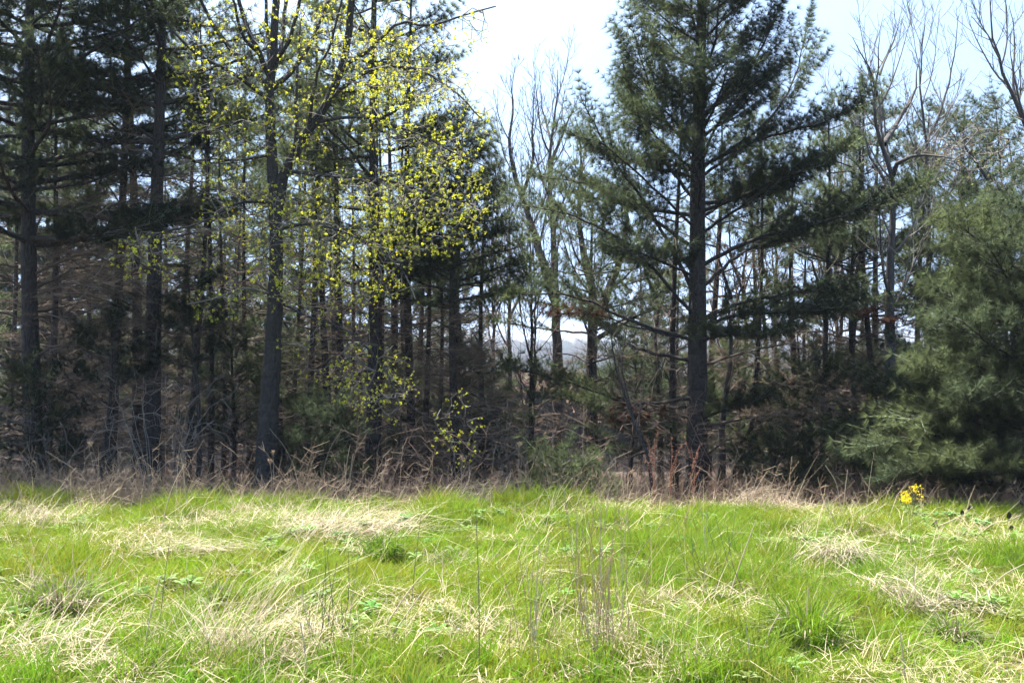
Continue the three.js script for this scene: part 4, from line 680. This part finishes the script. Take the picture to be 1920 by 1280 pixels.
function stalk(name, label, cat, d, pts, r, mat_, extra) {   // pts in pixels; the first stands in the grass
  const P = pts.map((q) => at(q[0], q[1], d + (q[2] ?? 0))); P[0].y = groundY(P[0].x, P[0].z) - 0.02; const root = thing(name, label, cat, P[0]), c = curve(P, 0.05), g = new GB();
  g.tube(c, c.map((_, k) => r * (1 - 0.55 * (k / c.length))), 4, true); g.build('stem', mat_, root, P[0]); if (extra) extra(root, P, c); return root;
}
const dAt = (py) => (EYE * F) / (py - 640);
const stalks = [
  ['long pale stalk leaning left across the left field edge', [[205, 925], [150, 890], [85, 845]], M.straw], ['bent pale stalk standing at the left edge of the meadow', [[40, 975], [38, 930], [30, 900]], M.straw],
  ['pale upright stalk before the brush below the straight trunk', [[352, 960], [345, 900], [338, 850]], M.straw], ['thin stalk leaning right beside it, before the brush', [[300, 985], [320, 920], [345, 870]], M.straw],
  ['pale stalk leaning left in front of the maple foot', [[580, 905], [540, 850], [505, 803]], M.strawGrey], ['dead stalk leaning right in front of the dark sapling beside the maple', [[590, 890], [615, 850], [640, 805]], M.strawGrey],
  ['pair-forming straight stalk left of the brown brush, the taller one', [[645, 915], [650, 870], [656, 835]], M.straw], ['shorter straight stalk left of the brown brush', [[652, 915], [658, 880], [662, 850]], M.straw],
  ['thin dark stalk slanting right over the middle of the meadow', [[1145, 1090], [1210, 1020], [1275, 945]], M.darkStem], ['straight pale stalk leaning right in the mid meadow right of the reddish stems', [[1362, 1120], [1390, 1050], [1416, 980]], M.straw],
  ['thick pale stalk bending upward at the field edge, right of the tall pine', [[1580, 955], [1568, 905], [1548, 872]], M.straw], ['forked pale stalk beside the thick bent one at the field edge', [[1578, 960], [1584, 930], [1590, 880]], M.straw],
  ['pale stalk leaning far right from the top of the conical straw heap', [[1555, 990], [1600, 965], [1645, 937]], M.straw], ['pale stalk rising from the conical straw heap', [[1575, 1000], [1560, 965], [1545, 940]], M.straw],
  ['upright pale stalk in the right centre foreground, left of the bright tussock', [[1410, 1270], [1405, 1215], [1398, 1168]], M.straw], ['short pale stalk leaning right, just left of the bright tussock', [[1425, 1225], [1445, 1180], [1462, 1150]], M.straw],
  ['pale stalk right of the sheaf of long straws, leaning right', [[720, 1200], [770, 1140], [800, 1100]], M.straw], ['long thin stalk leaning right in the centre left of the meadow', [[700, 1190], [780, 1090], [805, 1065]], M.straw],
  ['pale straight stalk in the bottom left, leaning slightly right', [[265, 1240], [280, 1160], [300, 1080]], M.straw], ['pale stalk near the bottom edge right of the sheaf', [[575, 1275], [570, 1210], [562, 1165]], M.straw],
  ['dark thin upright stalk in the left of the meadow', [[610, 1215], [620, 1120], [632, 1050]], M.darkStem], ['tall dark thin stalk left of the reddish stems', [[898, 1260], [898, 1130], [892, 950]], M.darkStem],
  ['dark thin stalk in the left half, right of the combed straw', [[770, 1130], [778, 1060], [790, 960]], M.darkStem], ['thin dark stalk standing near the left foreground', [[296, 1200], [305, 1110], [318, 1010]], M.darkStem],
  ['pale stalk leaning right over the bottom right corner', [[1830, 1110], [1880, 1080], [1925, 1055]], M.straw], ['straight pale stalk at the bottom right of the meadow', [[1700, 1275], [1694, 1230], [1688, 1185]], M.straw],
];
stalks.forEach(([label, pts, m]) => stalk('dry_stalk', label, 'dry stalk', clamp(dAt(pts[0][1] + 12), 4.3, 10.6), pts, m === M.darkStem ? 0.0028 : 0.0046, m));
// upright stem clumps
function stemClump(label, px0, px1, py, top, n, seed, m) {
  const R = rng(seed), p0 = fieldAt((px0 + px1) / 2, py), root = thing('stem_clump', label, 'stem clump', p0);
  for (let k = 0; k < n; k++) {
    const px = lerp(px0, px1, (R() + R() + R()) / 3 + (R() - 0.5) * 0.4), q = fieldAt(px, py + (R() - 0.5) * 50), d = -q.z, t = top + (py - top) * 0.6 * Math.pow(R(), 1.4), e = at(px + (R() - 0.5) * 110, t, d + (R() - 0.5) * 0.2), mid = q.clone().lerp(e, 0.5).add(V((R() - 0.5) * 0.07, 0, (R() - 0.5) * 0.05));
    const g = new GB(); g.tube(curve([q, mid, e], 0.09), curve([q, mid, e], 0.09).map((_, i, a) => 0.0026 - 0.0014 * (i / a.length)), 3); if (R() < 0.5) { const w = q.clone().lerp(e, 0.55 + 0.35 * R()); g.tube([w, w.clone().add(V((R() - 0.5) * 0.12, 0.05 + 0.08 * R(), (R() - 0.5) * 0.08))], [0.0014, 0.0008], 3); } g.build('stem', R() < 0.75 ? m : M.straw, root, p0);
  }
}
stemClump('dense clump of thin upright reddish stems in the centre foreground', 1060, 1195, 1235, 905, 46, 1, M.redStem);
stemClump('sparse thin reddish stems right of the centre, before the tall pine', 1225, 1320, 1010, 880, 14, 2, M.redStem);
stemClump('few thin dark stems in the lower centre', 955, 1060, 1260, 1000, 12, 3, M.redStem);
stemClump('thin brown stems at the left foreground near the sheaf', 560, 680, 1240, 1010, 12, 4, M.darkStem);
stemClump('scattered thin stems in the right middle of the meadow', 1290, 1420, 1110, 930, 10, 5, M.darkStem);
// dock seed stalks
function dock(label, px, py, top, seed) {
  const d = 9.7;
  const R = rng(seed); stalk('dock_plant', label, 'dock plant', d, [[px, py], [px + 2, (py + top) / 2], [px + (R() - 0.5) * 14, top]], 0.005, M.dock, (root, P) => {
    for (let b = 0; b < 5; b++) { const s = P[0].clone().lerp(P[2], 0.35 + 0.12 * b), e = s.clone().add(V((R() - 0.5) * 0.2, 0.14 + 0.12 * R(), (R() - 0.5) * 0.12)), g = new GB(); g.tube([s, e], [0.003, 0.0015], 3);
      for (let k = 0; k < 60; k++) { const o = s.clone().lerp(e, R()).add(V((R() - 0.5) * 0.03, (R() - 0.5) * 0.03, (R() - 0.5) * 0.03)), u = V(R() - 0.5, R() - 0.5, R() - 0.5).normalize().multiplyScalar(0.009), w = V(R() - 0.5, R() - 0.5, R() - 0.5).normalize().multiplyScalar(0.009); g.tri(o, o.clone().add(u), o.clone().add(w), u.clone().cross(w).normalize()); }
      g.build('seed_spike', M.dock, root, P[0]); }
  });
}
dock('rusty dock seed stalk left of the tall pine foot', 1226, 935, 822, 1);
dock('rusty dock seed stalk close left of the tall pine foot, the middle one', 1256, 935, 840, 2);
dock('rusty dock seed stalk in front of the tall pine foot', 1300, 935, 838, 3);
// dried flower heads
function umbel(label, px, py, top, seed, d = 9.9) {
  const R = rng(seed); stalk('dried_flower', label, 'dried flower', d, [[px, py], [px + (R() - 0.5) * 10, (py + top) / 2], [px + (R() - 0.5) * 16, top]], 0.0034, M.weed, (root, P) => {
    const g = new GB(), tip = P[2];
    const wide = 0.018 + 0.024 * R(), skew = (R() - 0.5) * 0.03;
    for (let k = 0; k < 9 + 10 * R(); k++) { const a = R() * 6.28, q = Math.sqrt(R()) * wide, e = tip.clone().add(V(Math.cos(a) * q + skew, 0.022 * R() - 0.3 * q, Math.sin(a) * q)); g.tube([tip.clone().add(V(0, -0.02 - 0.02 * R(), 0)), e], [0.001, 0.0008], 3); for (let j = 0; j < 5; j++) { const u = V(R() - 0.5, R() * 0.4, R() - 0.5).normalize().multiplyScalar(0.008), w = V(R() - 0.5, R() * 0.4, R() - 0.5).normalize().multiplyScalar(0.012); g.tri(e, e.clone().add(u), e.clone().add(w), u.clone().cross(w).normalize()); } }
    g.build('flower_head', M.umbel, root, P[0]);
  });
}
umbel('dried flower head highest of the two before the maple foot', 512, 925, 848, 1); umbel('dried flower head lower of the two before the maple foot', 505, 925, 864, 2);
umbel('wide dried flower head below the slim black stems in the gap', 975, 930, 832, 3); umbel('dried flower head left of the dock stalks', 1122, 930, 858, 4); umbel('low dried flower head beside the dock stalks', 1180, 930, 884, 5); umbel('small dried flower head in the brush left of centre', 868, 930, 858, 6);
umbel('dried flower head at the far left before the brush', 178, 930, 830, 7); umbel('small dried head at the field edge right of the tall pine', 1840, 945, 905, 8);
// yellow flowers at the edge
{
  const R = rng(5), p = baseAt(1710, 8.75), root = thing('yellow_wildflower', 'bunch of bright yellow wildflowers at the field edge before the sweeping pine boughs', 'wildflower', p);
  for (let k = 0; k < 9; k++) {
    const e = at(1690 + 38 * R(), 914 + 24 * R(), 8.75 + (R() - 0.5) * 0.2), b = p.clone().add(V((R() - 0.5) * 0.06, -0.03, (R() - 0.5) * 0.06)), g = new GB(); g.tube([b, b.clone().lerp(e, 0.5).add(V((R() - 0.5) * 0.03, 0.01, 0)), e], [0.003, 0.0025, 0.002], 4); g.build('stem', M.plantLeaf, root, p);
    const f = new GB(); for (let j = 0; j < 34; j++) { const o = e.clone().add(V((R() - 0.5) * 0.07, (R() - 0.5) * 0.06, (R() - 0.5) * 0.07)), u = V(R() - 0.5, R() - 0.5, R() - 0.5).normalize().multiplyScalar(0.015), w = V(R() - 0.5, R() - 0.5, R() - 0.5).normalize().multiplyScalar(0.015); f.tri(o, o.clone().add(u), o.clone().add(w), u.clone().cross(w).normalize()); } f.build('flower_head', M.petal, root, p);
  }
  const l = new GB(); for (let k = 0; k < 40; k++) { const a = R() * 6.28, b = p.clone().add(V((R() - 0.5) * 0.12, 0.02 + 0.12 * R(), (R() - 0.5) * 0.1)), dir = V(Math.cos(a), 0.5 * R(), Math.sin(a)).multiplyScalar(0.06), s = V(-dir.z, 0, dir.x).normalize(); l.blade([b, b.clone().addScaledVector(dir, 0.6).add(V(0, 0.01, 0)), b.clone().add(dir)], [0.004, 0.012, 0.001], s); } l.build('leaves', M.plantLeaf, root, p).userData.kind = 'stuff';
}
// fallen twigs with withered leaves at the right
function leafyTwig(label, pts, d, leaves, seed) {
  const R = rng(seed); stalk('fallen_twig', label, 'twig', d, pts, 0.006, M.straw, (root, P) => leaves.forEach(([px, py, s]) => {
    const o = at(px, py, d), a = R() * 6.28, g = new GB(), dir = V(Math.cos(a) * 0.4, -0.9, 0.3 * Math.sin(a)).normalize(), sd = V(0.9, 0.2, 0.4 * (R() - 0.5)).normalize(), l = 0.055 * s, q = [0, 0.3, 0.65, 1].map((f) => o.clone().addScaledVector(dir, (f - 0.4) * l).add(V(0, 0, 0.012 * Math.sin(f * 5)))); g.blade(q, [0.002, 0.016 * s, 0.018 * s, 0.002], sd);
    g.blade(q.map((v) => v.clone().add(V(0.004, 0.004, 0.012))), [0.002, 0.011 * s, 0.012 * s, 0.002], V(0.3, 0.1, 0.9).normalize()); g.build('withered_leaf', M.dryLeaf, root, P[0]);
  }));
}
leafyTwig('long fallen twig with dark withered leaves, the upper one at right', [[1712, 1008], [1750, 990], [1770, 982], [1800, 968], [1825, 950]], 8.2, [[1753, 980, 1.2], [1757, 990, 1.3], [1804, 960, 0.9], [1818, 950, 0.8]], 1);
leafyTwig('fallen twig with withered leaves reaching the right edge, the middle one', [[1795, 1020], [1830, 1003], [1870, 978], [1888, 977], [1915, 965]], 8.2, [[1892, 965, 1.2], [1895, 990, 1.3]], 2);
leafyTwig('lowest fallen twig with curled dark leaves at the right edge', [[1790, 1040], [1840, 1034], [1900, 1018], [1925, 1008]], 7.6, [[1905, 1015, 1], [1911, 1026, 1.3]], 3);
leafyTwig('short leaning twig with one dark leaf below the upper twig', [[1735, 1040], [1755, 1008], [1768, 985]], 8, [[1770, 1010, 1.3]], 4);
leafyTwig('thin twig with one hanging dark leaf right of the conical straw heap', [[1688, 1028], [1705, 1000], [1718, 984]], 8.2, [[1724, 995, 0.9], [1669, 996, 1.1]], 5);

renderer.render(scene, camera);
